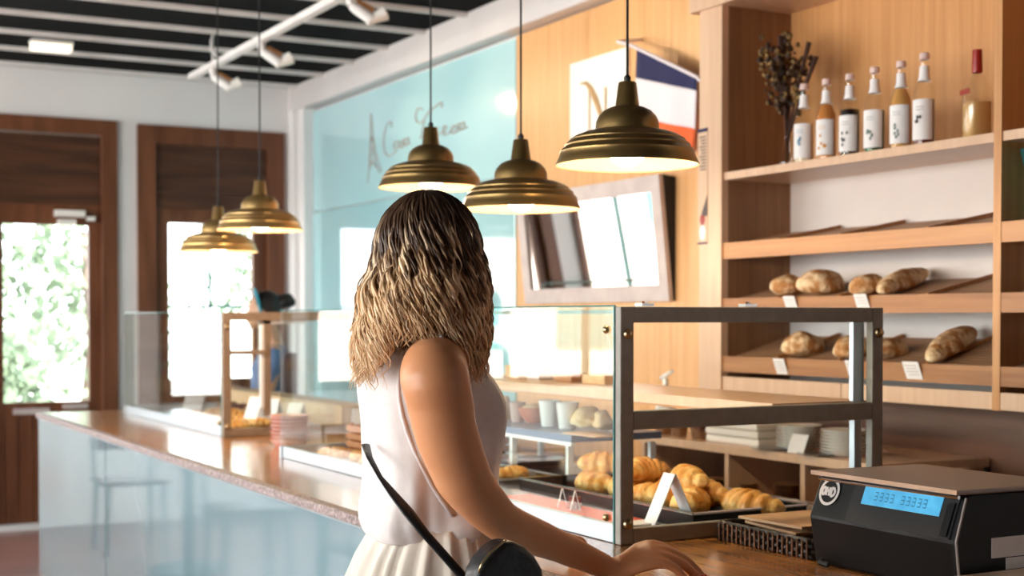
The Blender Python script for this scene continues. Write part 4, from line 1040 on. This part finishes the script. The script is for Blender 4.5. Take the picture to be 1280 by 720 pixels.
# lid with metal trim
rb([(-.004*s, H-.004), (-.004*s, H+.006), (Dp*1.0, H+.004), (Dp*1.0, H-.006)], .012, W+.012, 'lid', 'greylid', .003)
MB().box(.012, W+.012, -.0065, -.0042, H-.003, H+.0062).build('lid_edge', 'cabpale', rg)
MB().tube([(.02, .012*s, H-.012), (W, .012*s, H-.010)], .004, 8).build('hinge_rod', 'chrome', rg)
MB().box(W+.0002, W+.0012, .10*s if s > 0 else .25*s, .25*s if s > 0 else .10*s, .065, .105).box(W+.0002, W+.0012, .14*s if s > 0 else .26*s, .26*s if s > 0 else .14*s, .040, .063).build('white_sticker', 'paper', rg)
MB().tube([(W+.0015, .016*s, .005), (W+.0015, .004*s, .105), (W+.0015, .030*s, H-.012)], .0028, 8).build('side_trim', 'greylid', rg)
for (x, y) in ((.03, .04*s), (W-.03, .04*s), (.03, Dp*.85), (W-.03, Dp*.85)): MB().lathe([(0, -.0001), (.012, -.0001), (.012, -.0001+.0)], (x, y, 0), n=12)
MB().tube([(.035, -.0*s+.006*s, .012), (.05, -.012*s, .010), (.07, -.006*s, .006)], .006, 8).build('foot_lever', 'black', rg)
# pale ledge by the register
mb = MB().box(2.02, 2.60, 1.86, 1.985, .9128, .958)
tag(mb.build('wooden_board', 'cabpale', bevel=.002), 'pale wooden block in front of the register at the lower right picture corner', 'board')

# ------------------------------------------------------------------ people
def smooth_remesh(o, vox=.004, it=6, f=.6):
    r = o.modifiers.new('remesh', 'REMESH'); r.mode = 'VOXEL'; r.voxel_size = vox; r.use_smooth_shade = True
    s_ = o.modifiers.new('smooth', 'SMOOTH'); s_.iterations = it; s_.factor = f
def chain(P, rad, n=16, flat=None, sub=4, mb=None):
    """smooth limb through joints"""
    P = [Vector(p_) for p_ in P]; Q = []; RR = []; FF = []
    if flat is None: flat = [1]*len(P)
    for i in range(len(P)-1):
        p0 = P[max(i-1, 0)]; p1 = P[i]; p2 = P[i+1]; p3 = P[min(i+2, len(P)-1)]
        for s_ in range(sub):
            t = s_/sub
            Q.append(.5*((2*p1)+(p2-p0)*t+(2*p0-5*p1+4*p2-p3)*t*t+(3*p1-p0-3*p2+p3)*t**3))
            tt = t*t*(3-2*t); RR.append(rad[i]*(1-tt)+rad[i+1]*tt); FF.append(flat[i]*(1-tt)+flat[i+1]*tt)
    Q.append(P[-1]); RR.append(rad[-1]); FF.append(flat[-1])
    mb.tube(Q, RR, n, True, FF)
    mb.ell(Q[0], RR[0]*.97, RR[0]*.97, RR[0]*.97, 12, 8); mb.ell(Q[-1], RR[-1]*.97, RR[-1]*.97, RR[-1]*.97, 12, 8)

# customer -----------------------------------------------------------
FA = math.radians(-8)
Fv = Vector((math.cos(FA), math.sin(FA), 0)); Rv = Vector((Fv.y, -Fv.x, 0)); Uv = Vector((0, 0, 1))
D0 = 2.76
def ctr(px, py, D=D0): return atD(px, py, D)
spine = {1.42: 528, 1.36: 530, 1.30: 533, 1.22: 536, 1.15: 538, 1.08: 542, 1.02: 546, .95: 546, .85: 546}
def tc_(z):
    ks = sorted(spine); 
    if z <= ks[0]: px = spine[ks[0]]
    elif z >= ks[-1]: px = spine[ks[-1]]
    else:
        for a_, b_ in zip(ks, ks[1:]):
            if a_ <= z <= b_: px = spine[a_]+(spine[b_]-spine[a_])*(z-a_)/(b_-a_)
    p_ = atD(px, 400, D0+.03); p_.z = z; return p_
WM = thing('person', 'woman with long wavy blond hair in a white sleeveless blouse, hand on counter', 'person', (tc_(.9).x, tc_(.9).y, 0))
body = MB()
def torso_ring(z, hw, hf, hb, n=36, pw=1.0, off=0, wav=0, ph=0):
    c_ = tc_(z)+Fv*off; ring = []
    for j in range(n):
        a_ = 2*PI*j/n; ca, sa = math.cos(a_), math.sin(a_)
        k_ = 1+wav*math.sin(a_*11+ph)
        x_ = (hf if ca > 0 else hb)*math.copysign(abs(ca)**pw, ca)*k_; y_ = hw*math.copysign(abs(sa)**pw, sa)*k_
        ring.append(c_+Fv*x_+Rv*y_)
    return ring
# bare body under clothes
body.rings([torso_ring(z, hw, hf, hb) for z, hw, hf, hb in ((.80, .16, .10, .12), (.90, .17, .10, .13), (1.0, .14, .09, .10), (1.06, .12, .09, .09), (1.15, .118, .10, .095), (1.24, .122, .115, .10), (1.32, .128, .09, .10), (1.38, .12, .07, .085), (1.415, .07, .05, .06))])
HC = atD(535, 322, 2.70)
neckb = tc_(1.40); 
chain([neckb-Uv*.03, neckb*.5+HC*.5+Vector((0, 0, -.03)), HC+Uv*(-.06)], [.062, .052, .055], mb=body)
HF = Vector((.62, .78, 0)).normalized(); HR = Vector((HF.y, -HF.x, 0))
def hp(f, r, u_): return HC+HF*f+HR*r+Uv*u_
hrot = Matrix((HF, HR*-1, Uv)).transposed()
body.ell(hp(-.008, 0, .012), .092, .075, .105, 28, 18, rot=hrot)
body.ell(hp(.032, 0, -.045), .058, .055, .062, 20, 14, rot=hrot)
body.ell(hp(.070, 0, -.082), .022, .022, .016, 14, 10, rot=hrot)
chain([hp(.078, 0, .018), hp(.095, 0, -.012), hp(.106, 0, -.028)], [.008, .010, .012], mb=body)
for s_ in (-1, 1):
    body.ell(hp(.098, s_*.009, -.032), .008, .008, .007, 10, 8, rot=hrot)
    body.ell(hp(-.005, s_*.076, -.012), .018, .007, .030, 14, 10, rot=hrot)
    body.ell(hp(.072, s_*.030, .014), .016, .014, .010, 12, 8, rot=hrot)
body.ell(hp(.085, 0, -.055), .012, .020, .006, 12, 8, rot=hrot); body.ell(hp(.083, 0, -.063), .012, .018, .006, 12, 8, rot=hrot)
# right arm
SH = atD(543, 465, 2.60); EL = atD(628, 652, 2.72); WR = atD(768, 716, 2.86); KN = Vector((0, 0, 0))
if WR.z < .94: WR.z = .94
sh0 = tc_(1.37)+Rv*.09
AR = [(543, 468, 2.555, .062), (550, 502, 2.555, .0600), (558, 542, 2.565, .0570), (576, 590, 2.59, .0530), (588, 610, 2.605, .0490), (603, 628, 2.625, .0445), (628, 652, 2.665, .0390), (662, 668, 2.715, .0360), (706, 686, 2.785, .0310), (744, 703, 2.845, .0265)]
chain([sh0]+[atD(a_, b_, c__) for a_, b_, c__, _r in AR]+[WR], [.055]+[q_[3] for q_ in AR]+[.0245], flat=[1]*10+[.92, .85], mb=body, n=32, sub=8)
# right hand
HD = Vector((.955, -.29, 0)).normalized(); HL = Vector((-HD.y, HD.x, 0))
K0 = atD(824, 697, 2.94)
def hnd(a_, l_, z_): return Vector((WR.x, WR.y, 0))+HD*a_+HL*l_*.9+Uv*(z_+l_*.42)
palm = []
for (a_, hw, ht, zc) in ((-.01, .024, .022, WR.z), (.02, .030, .021, WR.z+.012), (.05, .040, .020, WR.z+.028), (.076, .044, .018, WR.z+.034), (.096, .042, .014, WR.z+.031)):
    palm.append([hnd(a_, math.cos(2*PI*j/20)*hw, zc+math.sin(2*PI*j/20)*ht) for j in range(20)])
body.rings(palm)
fz = .9127
fing = [(.030, .088, .096, .0104, .0), (.010, .096, .104, .0106, .02), (-.011, .093, .096, .0100, .0), (-.031, .084, .078, .0092, -.02)]
tips = []
for l_, a0, L_, r_, sp in fing:
    z0 = WR.z+.032
    pts = [hnd(a0-.035, l_*.9, z0-.004), hnd(a0, l_, z0+.004), hnd(a0+L_*.45, l_*1.0, z0-.012), hnd(a0+L_*.74, l_*.85, z0-.036), hnd(a0+L_*.90, l_*.75, fz+r_*.75)]
    for q_ in pts: q_.z = max(q_.z, fz+r_*.8)
    pts[-1].z = fz+r_*.8
    chain(pts, [r_, r_*1.12, r_*1.0, r_*.92, r_*.74], n=12, mb=body); tips.append((pts, r_))
pts = [hnd(.012, .022, WR.z+.0), hnd(.035, .045, WR.z-.004), hnd(.065, .056, fz+.014), hnd(.092, .055, fz+.010)]
chain(pts, [.014, .0135, .0115, .0085], n=12, mb=body); thumb = pts
# left arm, hidden side: reaching forward too
SL = tc_(1.37)-Rv*.165; EL2 = SL+Vector((.12, .02, -.27)); WL = Vector((1.52, EL2.y+.02, .955))
chain([tc_(1.37)-Rv*.08, SL, SL*.5+EL2*.5, EL2, EL2*.5+WL*.5, WL], [.05, .053, .047, .040, .036, .025], mb=body)
lh = WL
body.ell(lh+Vector((.05, 0, -.005)), .05, .036, .016, 16, 10)
for i, l_ in enumerate((-.028, -.009, .010, .029)):
    chain([lh+Vector((.07, l_, 0)), lh+Vector((.115, l_, .002)), lh+Vector((.15-.01*abs(i-1), l_, -.028))], [.010, .0095, .0075], n=10, mb=body)
chain([lh+Vector((.02, -.02, -.005)), lh+Vector((.05, -.05, -.012)), lh+Vector((.08, -.055, -.022))], [.013, .012, .009], n=10, mb=body)
# legs
for s_ in (-1, 1):
    hip = tc_(.9)+Rv*.085*s_; hip.z = .85; kn = hip+Fv*.02; kn.z = .48; an = hip-Fv*.02; an.z = .085
    chain([hip, hip*.5+kn*.5, kn, kn*.55+an*.45-Fv*.015, an], [.088, .075, .055, .050, .034], mb=body, n=18)
    chain([an-Fv*.03-Uv*.04, an+Fv*.06-Uv*.045, an+Fv*.15-Uv*.058], [.032, .030, .022], mb=body, n=14)
bo = body.build('body', 'skin', smooth=True); smooth_remesh(bo, .0032, 14, .6); setp(bo, WM)
# nails
mb = MB()
for k_, (pts, r_) in enumerate(tips[:3]):
    e = pts[-1]; d = (pts[-1]-pts[-2]).normalized()
    up = HL.cross(d)*1; up = up if up.z > 0 else -up
    q = MB().ell((0, 0, 0), .0075, .0052, .0028, 14, 8, rot=Matrix((d, HL, up)).transposed())
    for v_ in q.v: v_ += e+up*(r_*.62)+d*.002
    setp(q.build('fingernail', 'nail', smooth=True), WM)
# blouse
bl = MB()
secs = [(1.028, .142, .122, .130, 0), (1.04, .150, .132, .145, 0), (1.065, .150, .130, .147, 0), (1.10, .143, .125, .136, .0), (1.15, .138, .128, .132, .003), (1.20, .136, .138, .132, .004), (1.25, .136, .144, .134, .006), (1.29, .138, .140, .134, .004), (1.33, .142, .122, .128, 0), (1.36, .146, .100, .116, 0), (1.385, .142, .080, .098, 0), (1.402, .122, .066, .082, 0), (1.418, .088, .054, .066, 0)]
rings = []
for z, hw, hf, hb, off in secs:
    rg_ = []
    for q_, p_ in enumerate(torso_ring(z, hw, hf, hb, 72, .9, off)):
        a_ = 2*PI*q_/72
        nn = noise.noise(Vector((math.cos(a_)*1.6, math.sin(a_)*1.6, z*7)))*.016 + .005*math.sin(a_*7+z*22)*(1.42-z)*3 + .0025*math.sin(a_*17+z*9)*(1.25-z)*4
        nn += .006*math.sin(a_*5+z*13)*min(1, (1.40-z)*5)+.003*math.sin(a_*23+z*15)*max(0, 1-abs(z-1.08)*7); c_ = tc_(z); d = (p_-c_); d.z = 0; p_ = p_+d.normalized()*nn
        rg_.append(p_)
    rings.append(rg_)
bl.rings(rings, cap=False)
ob = bl.build('blouse', 'blouse', smooth=True); sm = ob.modifiers.new('sub', 'SUBSURF'); sm.levels = 2; sm.render_levels = 2
so = ob.modifiers.new('sol', 'SOLIDIFY'); so.thickness = .003; so.offset = 1; setp(ob, WM)
# armhole piping laid on the surface of blouse and shoulder
from mathutils.bvhtree import BVHTree
bpy.context.view_layer.update()
dg = bpy.context.evaluated_depsgraph_get()
trees = []
for q_ in (ob, bo):
    ev = q_.evaluated_get(dg); m_e = ev.to_mesh(); mw = q_.matrix_world
    trees.append(BVHTree.FromPolygons([mw @ v_.co for v_ in m_e.vertices], [tuple(p_.vertices) for p_ in m_e.polygons]))
def surf(px, py):
    d = ray(px, py).normalized(); best = None
    for t_ in trees:
        h_ = t_.ray_cast(CAM, d)
        if h_[0] is not None and (best is None or h_[3] < best[3]): best = h_
    return best[0]-d*.001 if best else None
pp = [surf(a_, b_) for a_, b_ in ((552, 422), (542, 419), (530, 419), (518, 424), (509, 435), (503, 449), (499, 465), (497, 482), (498, 500), (502, 520), (508, 540), (516, 561), (526, 583), (538, 606), (552, 628), (566, 645))]
pp = [q_ for q_ in pp if q_ is not None]
for _ in range(2): pp = [pp[0]]+[(pp[i-1]+pp[i]*2+pp[i+1])/4 for i in range(1, len(pp)-1)]+[pp[-1]]
setp(MB().tube(pp, .0042, 8).build('armhole_piping', 'blouse', smooth=True), WM)
#
arm_d = (EL-SH).normalized()
mb = MB(); pts = []
for (px, py) in ((553, 424), (540, 418), (524, 419), (510, 430), (502, 450), (498, 480), (500, 515), (508, 548), (520, 580), (534, 607), (548, 632)):
    pts.append(atD(px, py, 2.585+.0006*max(0, (py-500))))
Q = []
# skirt
sk = MB(); rings = []
for (z, hw, hf, hb) in ((1.052, .143, .105, .118), (1.035, .150, .112, .128), (.99, .164, .120, .158), (.95, .178, .130, .175), (.88, .20, .150, .205), (.75, .235, .185, .25), (.60, .27, .22, .28), (.48, .29, .24, .30)):
    n = 144; c_ = tc_(z); ring = []; amp = .0035+.06*min(1, (1.035-z)*1.6)*.35
    for j in range(n):
        a_ = 2*PI*j/n; ca, sa = math.cos(a_), math.sin(a_)
        k_ = amp*(math.sin(a_*26+1.2*math.sin(a_*5))+.4*math.sin(a_*41))
        ring.append(c_+Fv*(ca*((hf if ca > 0 else hb)+k_))+Rv*(sa*(hw+k_)))
    rings.append(ring)
sk.rings(rings, cap=False); ob = sk.build('skirt', 'skirt', smooth=True); so = ob.modifiers.new('sol', 'SOLIDIFY'); so.thickness = .003; setp(ob, WM)
# sandals
for s_ in (-1, 1):
    c_ = tc_(.9)+Rv*.085*s_+Fv*.03; mb = MB(); rings = []
    for z in (.001, .018):
        rings.append([Vector((c_.x, c_.y, z))+Fv*math.cos(2*PI*j/20)*.125+Rv*math.sin(2*PI*j/20)*.045 for j in range(20)])
    setp(mb.rings(rings).build('shoe', 'blackl'), WM)

# hair ---------------------------------------------------------------
hr = MB(); tint = []
def lerp(a_, b_, t): return [a_[i]*(1-t)+b_[i]*t for i in range(3)]
ROOT = (.060, .030, .016); MIDB = (.22, .115, .052); BLD = (.78, .52, .29); PALE = (.90, .70, .48)
rh = random.Random(21)
def col_at(t, k_, z):
    b = max(0, min(1, (t-.16-.42*k_)/.36))
    c_ = lerp(ROOT, MIDB, min(1, b*2)) if b < .5 else lerp(MIDB, BLD, (b-.5)*2)
    if k_ > .8: c_ = lerp(c_, ROOT, .35)
    if k_ < .25: c_ = lerp(c_, PALE, min(1, b)*.7)
    return c_
def lock(phi, el, rad, k_, shell, layer):
    """phi round the head from its back, el elevation of the root, shell scale of the envelope"""
    n = 30; pts = []
    # envelope radii
    fb, sb = .101*shell, .094*shell
    rootd = Vector((0, 0, 0))
    wph = noise.noise(Vector((phi*1.7, el*.8, 0)))*9+rh.uniform(-.8, .8); wl = .088+.02*noise.noise(Vector((phi*1.3, 9, 0))); wa = rh.uniform(.0045, .009)
    dirv = (-HF*math.cos(phi)+HR*math.sin(phi))
    base = HC
    ep = HC+dirv*.12; ppx = proj(ep)[0]
    z_end = 1.345+rh.uniform(-.03, .05)
    if 492 < ppx < 578: z_end = 1.412+rh.uniform(-.02, .035)
    elif ppx >= 582: z_end = 1.35+rh.uniform(-.03, .05)
    z_end += layer*.07
    ztop = HC.z+.012
    L1 = (PI/2-(PI/2-el))  # angle travelled on the skull
    for i in range(n+1):
        t = i/n
        # arc part then fall
        arc = el*.105; fall = ztop-z_end; s_ = t*(arc+fall)
        if s_ < arc:
            a_ = el*(1-s_/arc); r_ = math.cos(a_); z = ztop+.108*shell*math.sin(a_)
        else:
            r_ = 1; z = ztop-(s_-arc)
        f = max(0, (ztop-z)/fall)
        spread = 1+.24*f+.08*math.sin(f*PI)
        p_ = Vector((base.x, base.y, 0)) + dirv*0
        rr_ = r_*spread
        off = -HF*math.cos(phi)*fb*rr_ + HR*math.sin(phi)*sb*rr_
        p_ = p_+off; p_.z = z
        # drift of the whole mane to the back/left further down
        drift = f*f
        p_ += Vector((-.8801, .4747, 0))*(.018*drift) + (-HF)*(.004*drift)
        # gap narrowing to tips
        w_ = wa*min(1, t*2.2)*(1+f*.8)
        ph_ = wph+s_/wl*2*PI
        tang = Vector((-dirv.y, dirv.x, 0))
        p_ += tang*math.sin(ph_)*w_ + dirv*math.cos(ph_)*w_*.7
        pts.append(p_)
    rads = [rad*(.7+.3*math.sin(min(1, i/n*3)*PI/2))*(1 if i < n*.75 else max(.12, 1-(i/n-.75)*3.4)) for i in range(n+1)]
    n0 = len(hr.v); hr.tube(pts, rads, 5, False)
    for i in range(n+1):
        c_ = col_at(i/n, k_, 0)
        for j in range(5): tint.append(c_)
# under volume
n0 = len(hr.v)
def capfn(p_, u_):
    return p_
rings = []
for i in range(22):
    t = i/21
    if t < .35:
        a_ = PI/2*(1-t/.35); rr_ = math.cos(a_); z = HC.z+.010+.103*math.sin(a_)
    else:
        rr_ = 1; z = HC.z+.010-(t-.35)/.65*.165
    ring = []
    for j in range(32):
        ph = 2*PI*j/32; cc, ss = math.cos(ph), math.sin(ph)
        f_ = .098 if cc > 0 else .060
        if z < HC.z-.0 and cc < 0: f_ = .03
        q_ = Vector((HC.x, HC.y, 0)) - HF*cc*f_*rr_*.93 + HR*ss*(.090 if z > HC.z-.10 else .086)*rr_
        q_.z = z+(.012 if cc < 0 and z < HC.z else 0); ring.append(q_)
    rings.append(ring)
hr.rings(rings)
for i in range(22):
    for j in range(32): tint.append(lerp(ROOT, MIDB, max(0, (i-8)/18)))
for i in range(2300):
    phi = rh.uniform(-1, 1)*2.15
    phi = math.copysign(abs(phi)**1.0, phi)
    el = rh.uniform(.05, 1.0)**.6*1.52
    g = .5+.5*noise.noise(Vector((phi*4.5, el*.6, 3)))*1.8 + rh.uniform(-.38, .38)
    lock(phi, el, rh.uniform(.0012, .0033), max(0, min(1, g)), rh.uniform(.93, 1.07), rh.uniform(0, 1)**2)
me_h = hr.build('hair', 'hair', smooth=False)
me = me_h.data
assert len(me.vertices) == len(tint), (len(me.vertices), len(tint))
at = me.color_attributes.new('tint', 'FLOAT_COLOR', 'POINT')
flat_ = []
for c_ in tint: flat_ += [c_[0], c_[1], c_[2], 1]
at.data.foreach_set('color', flat_); me.polygons.foreach_set('use_smooth', [True]*len(me.polygons)); me.update()
setp(me_h, WM)

# shoulder bag and strap: carried, so a thing of its own
bgt = thing('shoulder_bag', 'black leather shoulder bag with strap across the woman\'s back', 'bag', (EL.x, EL.y-.1, .9))
S = [(457, 556, 2.70), (462, 572, 2.64), (475, 596, 2.60), (492, 618, 2.565), (510, 640, 2.545), (532, 668, 2.535), (556, 695, 2.53), (585, 728, 2.52), (612, 760, 2.50)]
P = [atD(a_, b_, c__) for a_, b_, c__ in S]
mb = MB()
for i, (a_, b_, c__) in enumerate(S): pass
sw = [.0085, .006, .005, .009, .0115, .0095, .0095, .0095, .0095]
mb.tube(P, sw, 10, True, [.3]*len(S)); setp(mb.build('strap', 'blackl', smooth=True), bgt)
BY = atD(640, 728, 2.48).y
OUT = [(594, 735), (598, 714), (606, 700), (618, 686), (630, 677), (643, 677), (658, 684), (671, 696), (680, 712), (684, 740), (683, 775), (672, 800), (612, 803), (597, 780)]
mb = MB().poly([onY(a_, b_, BY) for a_, b_ in OUT], (0, .055, 0))
ob = mb.build('bag_body', 'blackl', smooth='auto'); bv_ = ob.modifiers.new('bevel', 'BEVEL'); bv_.width = .012; bv_.segments = 4; setp(ob, bgt)
zp = [onY(a_, b_, BY-.002) for a_, b_ in ((598, 716), (603, 703), (612, 692), (622, 683), (632, 675))]
setp(MB().tube(zp, .0022, 6).build('zip', 'brassbolt', smooth=True), bgt)

# server behind the far case ------------------------------------------
SV = atD(338, 400, 9.0); SV.z = 0
SP = thing('person', 'dark haired server with turquoise headband and blue shirt behind the far case', 'person', SV)
SF = Vector((-.90, .25, 0)).normalized(); SR = Vector((SF.y, -SF.x, 0))
hc = atD(328, 388, 9.0); hz_ = hc.z
sb = MB(); srot = Matrix((SF, -SR, Uv)).transposed()
def sp_(f, r, z): return Vector((SV.x, SV.y, z))+SF*f+SR*r
hx = (hc-Vector((SV.x, SV.y, hc.z))).dot(SF)
def sh_(f, r, u_): return sp_(hx+f, r, hz_+u_)
sb.ell(sh_(0, 0, 0), .092, .076, .105, 24, 16, rot=srot); sb.ell(sh_(.045, 0, -.06), .055, .05, .055, 18, 12, rot=srot)
chain([sh_(.085, 0, .0), sh_(.105, 0, -.03)], [.010, .012], mb=sb, n=10)
sb.ell(sh_(.088, 0, -.068), .014, .02, .010, 12, 8, rot=srot); sb.ell(sh_(0, .076, -.01), .018, .008, .03, 10, 8, rot=srot); sb.ell(sh_(0, -.076, -.01), .018, .008, .03, 10, 8, rot=srot)
chain([sh_(-.02, 0, -.06), sp_(-.02, 0, hz_-.19), sp_(-.03, 0, hz_-.24)], [.055, .05, .06], mb=sb)
zz = hz_-.24
def sring(z, hw, hd, off=0, n=24): return [sp_(off+math.cos(2*PI*j/n)*hd, math.sin(2*PI*j/n)*hw, z) for j in range(n)]
sb.rings([sring(.75, .15, .11), sring(.9, .16, .11), sring(1.05, .13, .10), sring(zz-.1, .155, .105, .0), sring(zz-.03, .13, .08, -.02), sring(zz+.02, .07, .06, -.02)])
for s_ in (-1, 1):
    a0 = sp_(-.01, s_*.17, zz-.05); a1 = sp_(.06, s_*.20, zz-.30); a2 = sp_(.30, s_*.14, 1.03)
    chain([sp_(0, s_*.10, zz-.03), a0, a1, a2], [.055, .055, .042, .028], mb=sb)
    sb.ell(a2+SF*.05-Uv*.005, .05, .036, .018, 14, 10, rot=srot)
    for q_ in range(4): chain([a2+SF*.08+SR*(q_-1.5)*.018, a2+SF*.12+SR*(q_-1.5)*.019-Uv*.006, a2+SF*.14+SR*(q_-1.5)*.018-Uv*.025], [.010, .009, .007], n=8, mb=sb)
    chain([a2+SF*.02-SR*s_*.02, a2+SF*.06-SR*s_*.05-Uv*.01], [.012, .009], n=8, mb=sb)
    chain([sp_(0, s_*.08, .78), sp_(.01, s_*.08, .46), sp_(-.02, s_*.08, .09)], [.085, .055, .036], mb=sb); chain([sp_(-.04, s_*.08, .045), sp_(.12, s_*.08, .03)], [.036, .028], mb=sb)
o = sb.build('body', 'skin2', smooth=True); smooth_remesh(o, .007, 4); setp(o, SP)
mb = MB(); mb.rings([sring(.80, .175, .13), sring(.95, .17, .13), sring(1.1, .155, .12), sring(zz-.12, .172, .125), sring(zz-.04, .15, .10, -.02), sring(zz+.02, .085, .07, -.02)], cap=False)
for s_ in (-1, 1):
    chain([sp_(0, s_*.11, zz-.04), sp_(-.01, s_*.175, zz-.06), sp_(.03, s_*.195, zz-.2)], [.062, .062, .055], mb=mb)
setp(mb.build('shirt', 'shirt', smooth=True), SP)
mb = MB()
mb.rings([[sp_(-.02-math.cos(a_)*(.145), math.sin(a_)*.178, z) for a_ in [-.95+1.9*j/11 for j in range(12)]] + [sp_(-.02-math.cos(a_)*(.120), math.sin(a_)*.160, z) for a_ in [.95-1.9*j/11 for j in range(12)]] for z in (.82, .95, 1.1, zz-.12, zz-.03)])
setp(mb.build('waistcoat', 'blackcloth', smooth='auto'), SP)
mb = MB(); mb.rings([sring(.86, .165, .12), sring(.7, .17, .13), sring(.45, .11, .11), sring(.44, .10, .10)], cap=True)
for s_ in (-1, 1): chain([sp_(0, s_*.085, .6), sp_(0, s_*.085, .1)], [.09, .06], mb=mb)
setp(mb.build('trousers', 'blackcloth', smooth=True), SP)
mb = MB(); mb.ell(sh_(-.028, 0, .022), .100, .086, .105, 24, 16, rot=srot); mb.ell(sh_(-.135, 0, .045), .070, .06, .062, 18, 12, rot=srot, fn=loaf_fn(2, .25, 20)); mb.ell(sh_(-.02, 0, -.035), .07, .079, .06, 18, 12, rot=srot)
setp(mb.build('hair', 'hairblack', smooth=True), SP)
mb = MB(); pts = [sh_(.022+math.cos(a_)*.022, math.sin(a_)*.093, .02+math.cos(a_)*.100) for a_ in [-1.9+3.8*j/20 for j in range(21)]]
mb.tube(pts, .026, 10, True, [.35]*21, up=SF); setp(mb.build('headband', 'teal', smooth=True), SP)

# ------------------------------------------------------------------ cafe tables reflected in the counter front
def cafe_table(x, y, label):
    t = thing('cafe_table', label, 'table', (x, y, 0), 0, 'cafe tables by the street windows')
    MB().lathe([(0, .72), (.34, .72), (.35, .73), (.35, .745), (.34, .75), (0, .75)], n=40).build('tabletop', 'white', t, smooth='auto')
    MB().lathe([(0, 0), (.22, 0), (.22, .015), (.03, .03), (.03, .70), (.10, .72), (0, .72)], n=28).build('pedestal', 'black', t, smooth='auto')
    return t
def chair(x, y, rz, label, proto=[None]):
    if proto[0] is None:
        t = thing('cafe_chair', label, 'chair', (x, y, 0), rz, 'cafe chairs by the street windows')
        MB().box(-.2, .2, -.2, .2, .43, .455).build('seat', 'dwood', t, bevel=.01)
        for (a_, b_) in ((-.18, -.18), (.18, -.18), (-.18, .18), (.18, .18)):
            MB().tube([(a_, b_, 0), (a_*.92, b_*.92, .43)], [.012, .016], 8).build('leg', 'black', t)
        MB().tube([(-.18, .18, .45), (-.18, .22, .85), (.18, .22, .85), (.18, .18, .45)], .012, 8).build('back_frame', 'black', t)
        MB().box(-.16, .16, .205, .22, .62, .80).build('backrest', 'dwood', t)
        proto[0] = t; return t
    return dup(proto[0], (x, y, 0), rz, label, 'cafe chairs by the street windows')
cafe_table(.45, 6.6, 'round white cafe table reflected in the counter front, nearer'); cafe_table(.70, 8.1, 'round white cafe table reflected in the counter front, farther')
chair(.50, 5.85, PI, 'dark cafe chair on the near side of the nearer table'); chair(.60, 7.32, 0, 'dark cafe chair between the two cafe tables'); chair(.85, 8.9, 0, 'dark cafe chair on the far side of the farther table')
